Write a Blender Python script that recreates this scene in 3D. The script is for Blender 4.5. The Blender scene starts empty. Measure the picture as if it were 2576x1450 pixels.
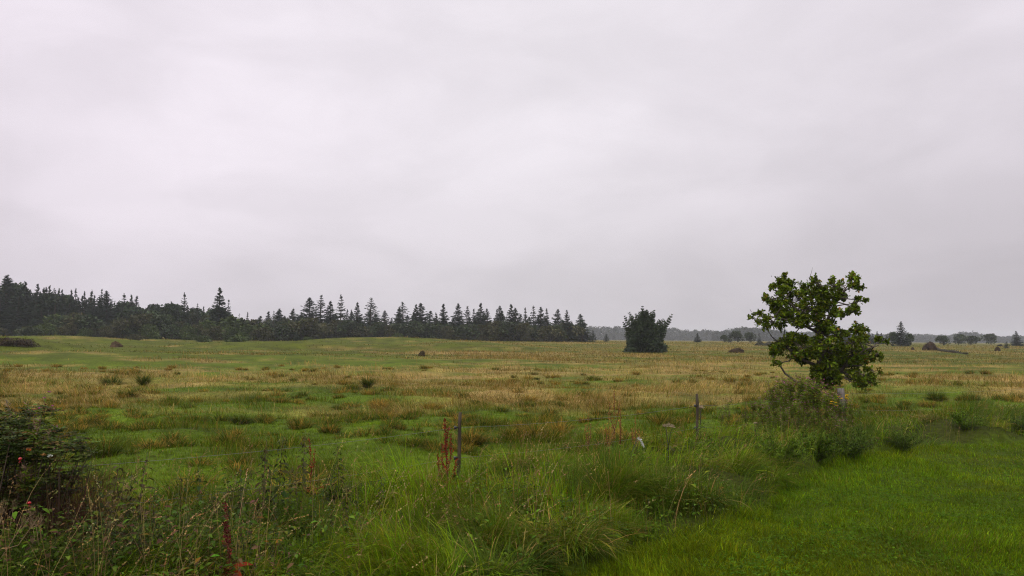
import bpy, math
import numpy as np
from mathutils import Matrix, Vector

rng = np.random.default_rng(11)
R = math.radians
scene = bpy.context.scene
COL = scene.collection

# ------------------------------------------------------------------ camera
CAM_Z = 1.7
PITCH, ROLL = R(3.82), R(0.36)
F_PX, CX, CY = 1932.0, 1288.0, 725.1          # focal length and centre in a 2576 x 1450 frame
fwd = np.array([0, math.cos(PITCH), math.sin(PITCH)])
up0 = np.array([0, -math.sin(PITCH), math.cos(PITCH)])
rt0 = np.array([1.0, 0, 0])
rt = math.cos(ROLL) * rt0 + math.sin(ROLL) * up0
up = math.cos(ROLL) * up0 - math.sin(ROLL) * rt0
cam_d = bpy.data.cameras.new('camera')
cam = bpy.data.objects.new('camera', cam_d)
COL.objects.link(cam)
cam_d.sensor_width = 36.0
cam_d.lens = 36.0 * F_PX / 2576.0
cam_d.clip_start, cam_d.clip_end = 0.05, 6000
M4 = Matrix.Identity(4)
for i in range(3):
    M4[i][0], M4[i][1], M4[i][2] = rt[i], up[i], -fwd[i]
M4[2][3] = CAM_Z
cam.matrix_world = M4
scene.camera = cam


def ray(px, py):
    d = fwd * F_PX + rt * (px - CX) + up * (CY - py)
    return d / d[1]                                # scaled so that y = 1


def spot(px, py, dist):
    """world point seen at (px, py) at forward distance dist"""
    d = ray(px, py)
    return np.array([0, 0, CAM_Z]) + d * dist


# ------------------------------------------------------------------ noise
def _hash(ix, iy, seed):
    h = (ix.astype(np.int64) * 374761393 + iy.astype(np.int64) * 668265263 + seed * 974634777) & 0xFFFFFFFF
    h = ((h ^ (h >> 13)) * 1274126177) & 0xFFFFFFFF
    return ((h ^ (h >> 16)) & 0xFFFF) / 65535.0


def noise(x, y, seed=0):
    x, y = np.asarray(x, float), np.asarray(y, float)
    ix, iy = np.floor(x), np.floor(y)
    fx, fy = x - ix, y - iy
    fx, fy = fx * fx * (3 - 2 * fx), fy * fy * (3 - 2 * fy)
    a, b = _hash(ix, iy, seed), _hash(ix + 1, iy, seed)
    c, d = _hash(ix, iy + 1, seed), _hash(ix + 1, iy + 1, seed)
    return (a * (1 - fx) + b * fx) * (1 - fy) + (c * (1 - fx) + d * fx) * fy


def fbm(x, y, seed=0, o=3):
    s, a, t = 0, 1.0, 0
    for k in range(o):
        s = s + a * noise(x * 2 ** k + 17.3 * k, y * 2 ** k - 9.1 * k, seed + k)
        t += a
        a *= .5
    return s / t


def sst(a, b, x):
    t = np.clip((np.asarray(x, float) - a) / (b - a), 0, 1)
    return t * t * (3 - 2 * t)


# ------------------------------------------------------------------ lie of the land
LE_X = np.array([-9, -2, -.3, .18, 1.0, 1.7, 2.5, 3.05, 4.4, 6.2, 9.0, 16.0])
LE_Y = np.array([-3, 3.2, 4.7, 5.5, 6.35, 7.0, 7.8, 8.9, 10.9, 12.2, 13.2, 14.2])
FE_X = np.array([-16, -4.1, -.6, 2.9, 6.45, 12, 25])
FE_Y = np.array([-5.1, 5.8, 9.0, 12.2, 15.4, 17.6, 20.5])


def lawn_edge(x):
    return np.interp(x, LE_X, LE_Y)


def fence_y(x):
    return np.interp(x, FE_X, FE_Y)


def regions(x, y):
    """0..1 masks: lawn, verge, field"""
    j = .35 * (fbm(x * 1.7, y * 1.7, 5) - .5)
    lawn = sst(.12, -.12, y - lawn_edge(x) + j)
    field = sst(-.3, .3, y - fence_y(x) + 2 * j - .05)
    return lawn, np.clip(1 - lawn - field, 0, 1), field


def ground_z(x, y):
    x, y = np.asarray(x, float), np.asarray(y, float)
    r = np.hypot(x, y)
    u = x / np.maximum(np.abs(y), .5)
    top = 1.72 - .26 * sst(-.05, .22, u) - .42 * sst(.25, .6, u)
    z = top * (sst(22, 185, r) * .8 + sst(60, 420, r) * .2)
    lawn, verge, field = regions(x, y)
    z = z - .10 * sst(-.2, 1.5, y - fence_y(x)) + .5 * verge * np.clip(fbm(x * 1.0, y * 1.0, 8, 2) - .32, 0, 1)
    # hummocks of the grazed meadow
    near = field * sst(120, 25, r)
    z = z + near * (.34 * (fbm(x * .42, y * .75, 21, 3) - .5) + .12 * (fbm(x * 1.7, y * 2.1, 23, 2) - .5))
    z = z + field * sst(160, 40, r) * .25 * (fbm(x * .12, y * .2, 31, 2) - .5)
    # old dunes towards the wood
    dune = sst(45, 80, r) * sst(160, 122, r) * sst(.12, -.12, u)
    z = z + dune * 3.0 * np.clip(fbm(x * .045, y * .075, 44, 2) - .44, 0, 1)
    z = z - lawn * .01 * 0 + lawn * .14 * (fbm(x * 1.1, y * 1.1, 52, 3) - .5)
    return z


def gz(x, y):
    return float(ground_z(np.array([x]), np.array([y]))[0])


def ground_hit(px, py):
    """where the line of sight meets the ground"""
    d = ray(px, py)
    t = np.concatenate([np.linspace(3, 60, 3000), np.linspace(60, 700, 6000)])
    h = CAM_Z + d[2] * t - ground_z(d[0] * t, t)
    k = np.argmax(h < 0)
    tt = t[k] if h[k] < 0 else 300.
    return np.array([d[0] * tt, tt, gz(d[0] * tt, tt)])


def on_ground(px, dist, sink=0.0, py=855):
    d = ray(px, py)
    return np.array([d[0] * dist, dist, gz(d[0] * dist, dist) - sink])


# ------------------------------------------------------------------ what grows where
C_TURF = np.array([.082, .132, .003])
C_LAWN = np.array([.106, .170, .004])
C_DARK = np.array([.042, .060, .003])
C_TAN = np.array([.31, .218, .064])
C_SOIL = np.array([.040, .048, .006])


def tan_share(x, y):
    """how much of the sward is bleached long grass"""
    r = np.hypot(x, y)
    u = x / np.maximum(np.abs(y), .5)
    st = fbm(x * .10, y * .24, 61, 3)
    fine = fbm(x * .42, y * .7, 66, 4)
    edge = 21.0 + 6 * sst(.3, .5, u) + 14 * (fbm(x * .16, y * .16, 70, 3) - .5)
    band = sst(edge, edge + 5.0, r)
    t = band * (.47 + 1.5 * (st - .47) + 2.1 * (fine - .5))
    left = sst(-.02, -.30, u)
    t = t - left * sst(40, 52, r) * (.62 - .9 * np.clip(st - .55, 0, 1)) * sst(146, 120, r)
    right = sst(.28, .42, u)
    t = t - right * .22 - .12 * sst(70, 110, r) * sst(.4, .1, u)
    t = t - .35 * sst(.55, .75, fbm(x * .06, y * .16, 75, 2)) * sst(30, 60, r)
    return np.clip(t, 0, 1)


def sward_colour(x, y):
    t = tan_share(x, y)[:, None]
    n = fbm(x * .35, y * .5, 81, 3)[:, None]
    far = sst(25, 75, np.hypot(x, y))[:, None]
    g = C_TURF * (.72 + .5 * n) * (1 - .35 * far) + np.array([.016, .0, 0]) * far  # distant green darkened: painted shade where smooth ground lacks self-shadowing blades
    dk = sst(.52, .68, fbm(x * .75, y * 1.2, 84, 3))[:, None] * sst(60, 20, np.hypot(x, y))[:, None]
    g = g * (1 - .45 * dk) + C_DARK * .45 * dk
    return g * (1 - t) + C_TAN * (.8 + .35 * n) * (1 - .2 * far) * t  # distant straw toned down too, blade shade put into the colour


# ------------------------------------------------------------------ mesh building
class MB:
    """gathers vertices, faces and a colour per vertex and links them as ONE mesh object"""

    def __init__(self):
        self.v, self.c, self.f, self.n = [], [], [], 0

    def add(self, v, faces, col):
        """v (n,3); faces: list of (m,k) index arrays; col (3,) or (n,3)"""
        v = np.asarray(v, float).reshape(-1, 3)
        c = np.broadcast_to(np.asarray(col, float), v.shape)
        for f in faces:
            self.f.append(np.asarray(f, np.int64) + self.n)
        self.v.append(v)
        self.c.append(c)
        self.n += len(v)

    def scatter(self, tv, tf, P, Rm, S, col, jit=None):
        """copies of a small template (tv, tf) at P with rotations Rm and scales S"""
        P = np.asarray(P, float)
        n, k = len(P), len(tv)
        if n == 0:
            return
        S = np.broadcast_to(np.asarray(S, float), (n,)) if np.ndim(S) < 2 else S
        T = tv[None] * (S[:, None, None] if S.ndim == 1 else S[:, None, :])
        V = np.einsum('nij,nkj->nki', Rm, T) + P[:, None, :]
        faces = [(np.asarray(f)[None] + (np.arange(n) * k)[:, None, None]).reshape(-1, np.asarray(f).shape[1]) for f in tf]
        c = np.repeat(np.broadcast_to(np.asarray(col, float), (n, 3)), k, 0)
        self.add(V.reshape(-1, 3), faces, c)

    def tube(self, pts, rad, n=6, col=(.1, .08, .06), cap=True):
        pts = np.asarray(pts, float)
        m = len(pts)
        rad = np.broadcast_to(np.asarray(rad, float), (m,))
        t = np.gradient(pts, axis=0)
        t /= np.linalg.norm(t, axis=1)[:, None] + 1e-9
        a = np.cross(t, np.array([.31, .17, .93]) if abs(t[0, 2]) < .8 else np.array([1, .2, 0]))
        a /= np.linalg.norm(a, axis=1)[:, None] + 1e-9
        b = np.cross(t, a)
        th = np.arange(n) * 2 * math.pi / n
        V = pts[:, None] + rad[:, None, None] * (np.cos(th)[None, :, None] * a[:, None] + np.sin(th)[None, :, None] * b[:, None])
        q = []
        for i in range(m - 1):
            for j in range(n):
                q.append((i * n + j, i * n + (j + 1) % n, (i + 1) * n + (j + 1) % n, (i + 1) * n + j))
        fs = [np.array(q)]
        if cap:
            fs += [np.array([[(m - 1) * n + j for j in range(n)]]), np.array([[j for j in range(n)][::-1]])]
        self.add(V.reshape(-1, 3), fs, col)

    def build(self, name, m, parent=None, smooth=False, loc=None):
        me = bpy.data.meshes.new(name)
        if self.n:
            v = np.concatenate(self.v).astype(np.float32)
            c = np.concatenate(self.c).astype(np.float32)
            if loc is not None:
                v = v - np.asarray(loc, np.float32)
            me.vertices.add(len(v))
            me.vertices.foreach_set('co', v.ravel())
            tot = np.concatenate([np.full(len(f), f.shape[1]) for f in self.f])
            idx = np.concatenate([f.ravel() for f in self.f])
            me.loops.add(len(idx))
            me.loops.foreach_set('vertex_index', idx.astype(np.int32))
            me.polygons.add(len(tot))
            st = np.concatenate([[0], np.cumsum(tot)[:-1]]).astype(np.int32)
            me.polygons.foreach_set('loop_start', st)
            me.polygons.foreach_set('loop_total', tot.astype(np.int32))
            if smooth:
                me.polygons.foreach_set('use_smooth', np.ones(len(tot), bool))
            at = me.attributes.new('col', 'FLOAT_COLOR', 'POINT')
            at.data.foreach_set('color', np.concatenate([c, np.ones((len(c), 1), np.float32)], 1).ravel())
            me.update(calc_edges=True)
        me.materials.append(m)
        o = bpy.data.objects.new(name, me)
        COL.objects.link(o)
        if parent is not None:
            o.parent = parent
        elif loc is not None:
            o.location = loc
        return o


def blades(mb, P, az, h, w, lean, curl, col, S=3, twist=0.5, floor=True, tip=None):
    """grass blades: curved tapering strips"""
    P = np.asarray(P, float)
    n = len(P)
    if n == 0:
        return
    f = lambda a: np.broadcast_to(np.asarray(a, float), (n,))
    az, h, w, lean, curl = f(az), f(h), f(w), f(lean), f(curl)
    dh = np.stack([np.cos(az), np.sin(az), np.zeros(n)], 1)
    side = np.stack([-np.sin(az), np.cos(az), np.zeros(n)], 1)
    tw = rng.normal(0, twist, n)
    side = side * np.cos(tw)[:, None] + (dh * .7 + np.array([0, 0, .5])) * np.sin(tw)[:, None]
    p = P.copy()
    V = np.zeros((n, 2 * S + 1, 3))
    for k in range(S + 1):
        t = k / S
        if k == S:
            V[:, 2 * S] = p
        else:
            ww = (w * (.55 + .9 * t - 1.35 * t * t))[:, None] * .5
            V[:, 2 * k] = p - side * ww
            V[:, 2 * k + 1] = p + side * ww
        th = lean + curl * (k + .5) / S
        p = p + (h / S)[:, None] * (np.sin(th)[:, None] * dh + np.cos(th)[:, None] * np.array([0, 0, 1.]))
        if floor:
            p[:, 2] = np.maximum(p[:, 2], P[:, 2] + .012)
    b = np.arange(n)[:, None] * (2 * S + 1)
    fs = []
    if S > 1:
        q = np.concatenate([b + np.array([2 * k, 2 * k + 1, 2 * k + 3, 2 * k + 2]) for k in range(S - 1)])
        fs.append(q)
    fs.append(b + np.array([2 * S - 2, 2 * S - 1, 2 * S]))
    c = np.repeat(np.broadcast_to(np.asarray(col, float), (n, 3))[:, None], 2 * S + 1, 1).copy()
    if tip is not None:                            # bleached tips
        for k in range(S + 1):
            t = (k / S) ** 2 * .8
            ids = [2 * S] if k == S else [2 * k, 2 * k + 1]
            for i in ids:
                c[:, i] = c[:, i] * (1 - t) + tip * t
    mb.add(V.reshape(-1, 3), fs, c.reshape(-1, 3))


def norm(a):
    return a / (np.linalg.norm(a, axis=-1, keepdims=True) + 1e-9)


def frames(along, nrm):
    """rotation matrices whose columns are (along, across, normal)"""
    a = norm(along)
    c = norm(np.cross(nrm, a))
    n = np.cross(a, c)
    return np.stack([a, c, n], -1)


def rdir(n, zmin=-1, zmax=1):
    z = rng.uniform(zmin, zmax, n)
    t = rng.uniform(0, 2 * math.pi, n)
    s = np.sqrt(1 - z * z)
    return np.stack([s * np.cos(t), s * np.sin(t), z], 1)


def vary(col, n, v=.25, hue=.12):
    c = np.asarray(col, float)[None] * np.exp(rng.normal(0, v, (n, 1))) * np.exp(rng.normal(0, hue, (n, 3)))
    return np.clip(c, .002, .8)


# leaf templates: along x from 0 to 1, across y, normal z
def leaf_plain(w=.5, fold=.12, droop=.15):
    v = np.array([[0, 0, 0], [.38, w / 2, fold], [.38, 0, 0.04], [.38, -w / 2, fold], [.75, w * .36, fold * .8 - droop * .5], [.75, 0, .02 - droop * .5],
                  [.75, -w * .36, fold * .8 - droop * .5], [1, 0, -droop]])
    return v, [np.array([[0, 2, 1], [0, 3, 2], [4, 5, 7], [5, 6, 7]]), np.array([[1, 2, 5, 4], [2, 3, 6, 5]])]


def leaf_card(w=.6):
    v = np.array([[0, 0, 0], [.45, w / 2, .1], [1, 0, 0], [.55, -w / 2, .1]])
    return v, [np.array([[0, 1, 2, 3]])]


def leaf_oak():
    t = [.10, .30, .42, .58, .70, .86]
    w = [.06, .24, .15, .34, .22, .24]
    v = [[0, 0, 0]]
    for a, b in zip(t, w):
        z = -.18 * a * a
        v += [[a + (.05 if b > .2 else 0), b, z + b * .3], [a, 0, z], [a + (.05 if b > .2 else 0), -b, z + b * .3]]
    v.append([1, 0, -.18])
    q, tr = [], [[0, 2, 1], [0, 3, 2]]
    for i in range(5):
        a = 1 + 3 * i
        q += [[a, a + 1, a + 4, a + 3], [a + 1, a + 2, a + 5, a + 4]]
    tr += [[16, 17, 19], [17, 18, 19]]
    return np.array(v, float), [np.array(q), np.array(tr)]


def spray_fan():
    """a flat needle-bearing twig with side twigs, seen from afar as a feather"""
    v = [[0, .03, 0], [.0, -.03, 0], [.45, .12, 0], [.45, -.12, 0], [1, 0, -.08]]
    f = [[0, 1, 3], [0, 3, 2], [2, 3, 4]]
    for t, l in ((.05, .42), (.28, .42), (.5, .32)):
        for s in (1, -1):
            k = len(v)
            v += [[t, .0, 0], [t + .26, 0, 0], [t + .16 + l * .7, s * l * .8, -.08]]
            f.append([k, k + 1, k + 2])
    return np.array(v, float), [np.array(f)]


# ------------------------------------------------------------------ materials
def mat_leaf(name, rough=.55, trans=.28, spec=.3, nscale=3.0, namp=.25):
    m = bpy.data.materials.new(name)
    m.use_nodes = True
    nt = m.node_tree
    nt.nodes.clear()
    N, L = nt.nodes.new, nt.links.new
    out = N('ShaderNodeOutputMaterial')
    at = N('ShaderNodeAttribute'); at.attribute_name = 'col'
    geo = N('ShaderNodeNewGeometry')
    no = N('ShaderNodeTexNoise'); no.inputs['Scale'].default_value = nscale; no.inputs['Detail'].default_value = 3
    L(geo.outputs['Position'], no.inputs['Vector'])
    mr = N('ShaderNodeMapRange')
    mr.inputs['From Min'].default_value = .3; mr.inputs['From Max'].default_value = .7
    mr.inputs['To Min'].default_value = 1 - namp; mr.inputs['To Max'].default_value = 1 + namp
    L(no.outputs['Fac'], mr.inputs['Value'])
    mul = N('ShaderNodeVectorMath'); mul.operation = 'SCALE'
    L(at.outputs['Color'], mul.inputs[0]); L(mr.outputs['Result'], mul.inputs['Scale'])
    p = N('ShaderNodeBsdfPrincipled')
    p.inputs['Roughness'].default_value = rough
    p.inputs['Specular IOR Level'].default_value = spec
    L(mul.outputs['Vector'], p.inputs['Base Color'])
    if trans > 0:
        tr = N('ShaderNodeBsdfTranslucent')
        L(mul.outputs['Vector'], tr.inputs['Color'])
        mx = N('ShaderNodeMixShader'); mx.inputs[0].default_value = trans
        L(p.outputs[0], mx.inputs[1]); L(tr.outputs[0], mx.inputs[2])
        L(mx.outputs[0], out.inputs['Surface'])
    else:
        L(p.outputs[0], out.inputs['Surface'])
    return m


def mat_bark(name, c1, c2, scale=20, stretch=6, bump=.4):
    m = bpy.data.materials.new(name)
    m.use_nodes = True
    nt = m.node_tree
    N, L = nt.nodes.new, nt.links.new
    p = nt.nodes['Principled BSDF']
    p.inputs['Roughness'].default_value = .85
    p.inputs['Specular IOR Level'].default_value = .2
    tc = N('ShaderNodeTexCoord')
    mp = N('ShaderNodeMapping'); mp.inputs['Scale'].default_value = (scale, scale, scale / stretch)
    no = N('ShaderNodeTexNoise'); no.inputs['Detail'].default_value = 5; no.inputs['Scale'].default_value = 1
    L(tc.outputs['Object'], mp.inputs['Vector']); L(mp.outputs['Vector'], no.inputs['Vector'])
    cr = N('ShaderNodeValToRGB')
    cr.color_ramp.elements[0].position = .3; cr.color_ramp.elements[0].color = (*c1, 1)
    cr.color_ramp.elements[1].position = .7; cr.color_ramp.elements[1].color = (*c2, 1)
    L(no.outputs['Fac'], cr.inputs['Fac']); L(cr.outputs['Color'], p.inputs['Base Color'])
    b = N('ShaderNodeBump'); b.inputs['Strength'].default_value = bump; b.inputs['Distance'].default_value = .02
    L(no.outputs['Fac'], b.inputs['Height']); L(b.outputs['Normal'], p.inputs['Normal'])
    return m


M_GRASS = mat_leaf('grass_blade', .6, .42, .03, 1.3, .18)
M_DRY = mat_leaf('dry_grass', .75, .25, .03, 1.0, .15)
M_LEAF = mat_leaf('broad_leaf', .5, .28, .07, 2.0, .2)
M_OAK = mat_leaf('oak_leaf', .5, .3, .07, 2.5, .2)
M_NEEDLE = mat_leaf('conifer_needles', .7, .08, .2, .6, .3)
M_CROWN = mat_leaf('distant_leaves', .65, .15, .2, .25, .3)
M_STEM = mat_leaf('plant_stem', .6, 0, .2, 8, .2)
M_SEED = mat_leaf('red_seed', .7, .1, .15, 6, .3)
M_EARTH = mat_leaf('bare_earth', .95, 0, .05, 2.2, .45)
M_BARK = mat_bark('bark', (.035, .028, .022), (.11, .09, .07))
M_POST = mat_bark('weathered_post', (.032, .025, .016), (.095, .075, .05), 40, 14, .5)
M_GREY = mat_bark('grey_post', (.085, .078, .07), (.20, .18, .16), 40, 14, .5)


def mat_plain(name, c, rough=.4, metal=0):
    m = bpy.data.materials.new(name)
    m.use_nodes = True
    nt = m.node_tree
    p = nt.nodes['Principled BSDF']
    p.inputs['Roughness'].default_value = rough
    p.inputs['Metallic'].default_value = metal
    no = nt.nodes.new('ShaderNodeTexNoise'); no.inputs['Scale'].default_value = 60
    cr = nt.nodes.new('ShaderNodeValToRGB')
    cr.color_ramp.elements[0].color = (*[x * .7 for x in c], 1); cr.color_ramp.elements[1].color = (*[min(1, x * 1.2) for x in c], 1)
    nt.links.new(no.outputs['Fac'], cr.inputs['Fac']); nt.links.new(cr.outputs['Color'], p.inputs['Base Color'])
    return m


M_INSUL = mat_plain('black_plastic', (.015, .015, .017), .35)
M_WIRE = mat_plain('galvanised_wire', (.20, .20, .20), .45, .6)
M_HIP = mat_plain('rose_hip_skin', (.42, .015, .02), .25)


# ------------------------------------------------------------------ tagging
def tag(o, label, cat=None, group=None, kind=None):
    o['label'] = label
    if cat:
        o['category'] = cat
    if group:
        o['group'] = group
    if kind:
        o['kind'] = kind
    return o


def thing(name, label, cat, loc=(0, 0, 0), rotz=0, scale=1, group=None):
    o = bpy.data.objects.new(name, None)
    COL.objects.link(o)
    o.location = loc
    o.rotation_euler = (0, 0, rotz)
    o.scale = (scale, scale, scale) if np.ndim(scale) == 0 else scale
    o.empty_display_size = .2
    return tag(o, label, cat, group)


def dup(root, label, loc, rotz, scale, group=None):
    r = root.copy()
    COL.objects.link(r)
    r.location = loc
    r.rotation_euler = (0, 0, rotz)
    r.scale = (scale, scale, scale) if np.ndim(scale) == 0 else scale
    r['label'] = label
    if group:
        r['group'] = group
    for ch in root.children:
        c = ch.copy()
        COL.objects.link(c)
        c.parent = r
        for g in ch.children:
            d = g.copy()
            COL.objects.link(d)
            d.parent = c
    return r


def ordinal(n):
    w = ['first', 'second', 'third', 'fourth', 'fifth', 'sixth', 'seventh', 'eighth', 'ninth', 'tenth', 'eleventh', 'twelfth', 'thirteenth',
         'fourteenth', 'fifteenth', 'sixteenth', 'seventeenth', 'eighteenth', 'nineteenth', 'twentieth']
    tens = {20: 'twenty', 30: 'thirty', 40: 'forty', 50: 'fifty'}
    if n <= 20:
        return w[n - 1]
    t = n // 10 * 10
    return tens[t][:-1] + 'ieth' if n == t else tens[t] + '-' + w[n - t - 1]

# ================================================================== GROUND
def build_ground():
    nr, na = 420, 900
    rr = np.concatenate([[0], np.geomspace(.4, 2200, nr)])
    # finer angles where the camera looks
    a = np.concatenate([np.linspace(R(30), R(150), 620, endpoint=False), np.linspace(R(150), R(390), 280, endpoint=False)])
    X = np.outer(rr[1:], np.cos(a)); Y = np.outer(rr[1:], np.sin(a))
    x, y = X.ravel(), Y.ravel()
    z = ground_z(x, y)
    v = np.concatenate([[[0, 0, gz(0, 0)]], np.stack([x, y, z], 1)])
    i = np.arange(nr - 1)[:, None] * na + np.arange(na)[None] + 1
    j = np.arange(nr - 1)[:, None] * na + (np.arange(na)[None] + 1) % na + 1
    q = np.stack([i, j, j + na, i + na], -1).reshape(-1, 4)
    k = np.arange(na)
    t = np.stack([np.zeros(na, int), k + 1, (k + 1) % na + 1], 1)
    lawn, verge, field = regions(v[:, 0], v[:, 1])
    c = sward_colour(v[:, 0], v[:, 1]) * (.88 + .12 * sst(15, 60, np.hypot(v[:, 0], v[:, 1])))[:, None] * field[:, None] + C_LAWN * .5 * lawn[:, None] + C_SOIL * verge[:, None]
    mb = MB(); mb.add(v, [q, t], c)
    m = bpy.data.materials.new('meadow_ground'); m.use_nodes = True
    nt = m.node_tree; N, L = nt.nodes.new, nt.links.new
    p = nt.nodes['Principled BSDF']; p.inputs['Roughness'].default_value = .9; p.inputs['Specular IOR Level'].default_value = .1
    at = N('ShaderNodeAttribute'); at.attribute_name = 'col'
    geo = N('ShaderNodeNewGeometry')
    def nz(s, d, lo, hi, vec=(1, 1, 1)):
        mp = N('ShaderNodeMapping'); mp.inputs['Scale'].default_value = vec
        L(geo.outputs['Position'], mp.inputs['Vector'])
        n = N('ShaderNodeTexNoise'); n.inputs['Scale'].default_value = s; n.inputs['Detail'].default_value = d
        L(mp.outputs['Vector'], n.inputs['Vector'])
        r = N('ShaderNodeMapRange'); r.inputs['From Min'].default_value = .3; r.inputs['From Max'].default_value = .7
        r.inputs['To Min'].default_value = lo; r.inputs['To Max'].default_value = hi
        L(n.outputs['Fac'], r.inputs['Value']); return r.outputs['Result'], n.outputs['Fac']
    a1, f1 = nz(.6, 6, .65, 1.3); a2, f2 = nz(9, 5, .6, 1.35)
    mu = N('ShaderNodeMath'); mu.operation = 'MULTIPLY'; L(a1, mu.inputs[0]); L(a2, mu.inputs[1])
    sc = N('ShaderNodeVectorMath'); sc.operation = 'SCALE'; L(at.outputs['Color'], sc.inputs[0]); L(mu.outputs[0], sc.inputs['Scale'])
    L(sc.outputs['Vector'], p.inputs['Base Color'])
    b = N('ShaderNodeBump'); b.inputs['Strength'].default_value = .7; b.inputs['Distance'].default_value = .06
    L(f2, b.inputs['Height']); L(b.outputs['Normal'], p.inputs['Normal'])
    o = mb.build('ground', m, smooth=True)
    tag(o, 'flat green and straw coloured meadow running to the far wood', kind='structure')


build_ground()


# ================================================================== SKY, LIGHT, AIR
SUN_EL, SUN_AZ = 48, 205          # behind thick cloud, behind the camera's left shoulder
w = bpy.data.worlds.new('World'); scene.world = w; w.use_nodes = True
nt = w.node_tree; N, L = nt.nodes.new, nt.links.new
bg = nt.nodes['Background']; bg.inputs['Strength'].default_value = .1
sky = N('ShaderNodeTexSky'); sky.sky_type = 'NISHITA'; sky.sun_disc = False
sky.sun_elevation = R(SUN_EL); sky.sun_rotation = R(SUN_AZ); sky.air_density = 1.5; sky.dust_density = 4
tc = N('ShaderNodeTexCoord')


def wnoise(scale, vec, det, rough=.5, dist=.0):
    mp = N('ShaderNodeMapping'); mp.inputs['Scale'].default_value = vec; mp.inputs['Rotation'].default_value = (0, R(16), 0)
    L(tc.outputs['Generated'], mp.inputs['Vector'])
    n = N('ShaderNodeTexNoise'); n.inputs['Scale'].default_value = scale; n.inputs['Detail'].default_value = det
    n.inputs['Roughness'].default_value = rough; n.inputs['Distortion'].default_value = dist
    L(mp.outputs['Vector'], n.inputs['Vector']); return n.outputs['Fac']


def wmap(x, a, b, c, d):
    r = N('ShaderNodeMapRange'); r.interpolation_type = 'SMOOTHSTEP'
    for k, q in zip(('From Min', 'From Max', 'To Min', 'To Max'), (a, b, c, d)):
        r.inputs[k].default_value = q
    L(x, r.inputs['Value']); return r.outputs['Result']


def wop(op, a, b):
    m = N('ShaderNodeMath'); m.operation = op
    for i, q in enumerate((a, b)):
        if isinstance(q, (int, float)): m.inputs[i].default_value = q
        else: L(q, m.inputs[i])
    return m.outputs[0]


sep = N('ShaderNodeSeparateXYZ'); L(tc.outputs['Generated'], sep.inputs[0])
big = wmap(wnoise(1.5, (1, 1, 1.9), 3, .45, .3), .34, .66, .91, 1.09)
mid = wmap(wnoise(4.0, (1, 1, 2.4), 4, .5, .5), .33, .67, .957, 1.043)
elev = wmap(sep.outputs['Z'], -.02, .30, .84, 1.05)      # cloud base is thicker low down
zen = wmap(sep.outputs['Z'], .42, .92, 1.0, 1.75)
side = wmap(sep.outputs['X'], -.6, .62, 1.065, .915)
wisp = wmap(wnoise(8.0, (1, 1, 1.9), 5, .5, .8), .3, .7, .982, 1.018)
br = wop('MULTIPLY', wop('MULTIPLY', wop('MULTIPLY', big, mid), wop('MULTIPLY', elev, zen)), wop('MULTIPLY', side, wisp))
cr = N('ShaderNodeCombineXYZ')
L(wop('MULTIPLY', br, 7.7), cr.inputs[0]); L(wop('MULTIPLY', wop('MULTIPLY', br, 7.26), wop('MULTIPLY', wmap(sep.outputs['X'], -.7, .1, .970, 1.0), wmap(sep.outputs['X'], .0, .75, 1.0, .982))), cr.inputs[1]); L(wop('MULTIPLY', br, 7.75), cr.inputs[2])
mx = N('ShaderNodeMix'); mx.data_type = 'RGBA'; mx.inputs['Factor'].default_value = .97
L(sky.outputs[0], mx.inputs['A']); L(cr.outputs[0], mx.inputs['B']); L(mx.outputs['Result'], bg.inputs['Color'])

sun_d = bpy.data.lights.new('sun', 'SUN'); sun_d.energy = 1.5; sun_d.angle = R(35); sun_d.color = (1, .96, .9)
sun = bpy.data.objects.new('sun', sun_d); COL.objects.link(sun)
az = R(SUN_AZ)
sv = Vector((math.sin(az) * math.cos(R(SUN_EL)), math.cos(az) * math.cos(R(SUN_EL)), math.sin(R(SUN_EL))))
sun.rotation_euler = sv.to_track_quat('Z', 'Y').to_euler()
sun.location = (0, 0, 60)

HZ = 2300.
mb = MB()
b0, b1 = -3.0, 32.0
v = [[-HZ, -HZ, b0], [HZ, -HZ, b0], [HZ, HZ, b0], [-HZ, HZ, b0], [-HZ, -HZ, b1], [HZ, -HZ, b1], [HZ, HZ, b1], [-HZ, HZ, b1]]
mb.add(v, [np.array([[3, 2, 1, 0], [4, 5, 6, 7], [0, 1, 5, 4], [1, 2, 6, 5], [2, 3, 7, 6], [3, 0, 4, 7]])], (1, 1, 1))
hm = bpy.data.materials.new('damp_air'); hm.use_nodes = True
nt2 = hm.node_tree; nt2.nodes.clear()
ho = nt2.nodes.new('ShaderNodeOutputMaterial'); pv = nt2.nodes.new('ShaderNodeVolumePrincipled')
pv.inputs['Color'].default_value = (.86, .91, .98, 1); pv.inputs['Density'].default_value = .00034
nt2.links.new(pv.outputs[0], ho.inputs['Volume'])
hz = mb.build('haze', hm)
tag(hz, 'thin damp haze greying the farthest trees', kind='stuff')


# ================================================================== DISTANT TREES
TV_FAN, TF_FAN = spray_fan()


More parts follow.
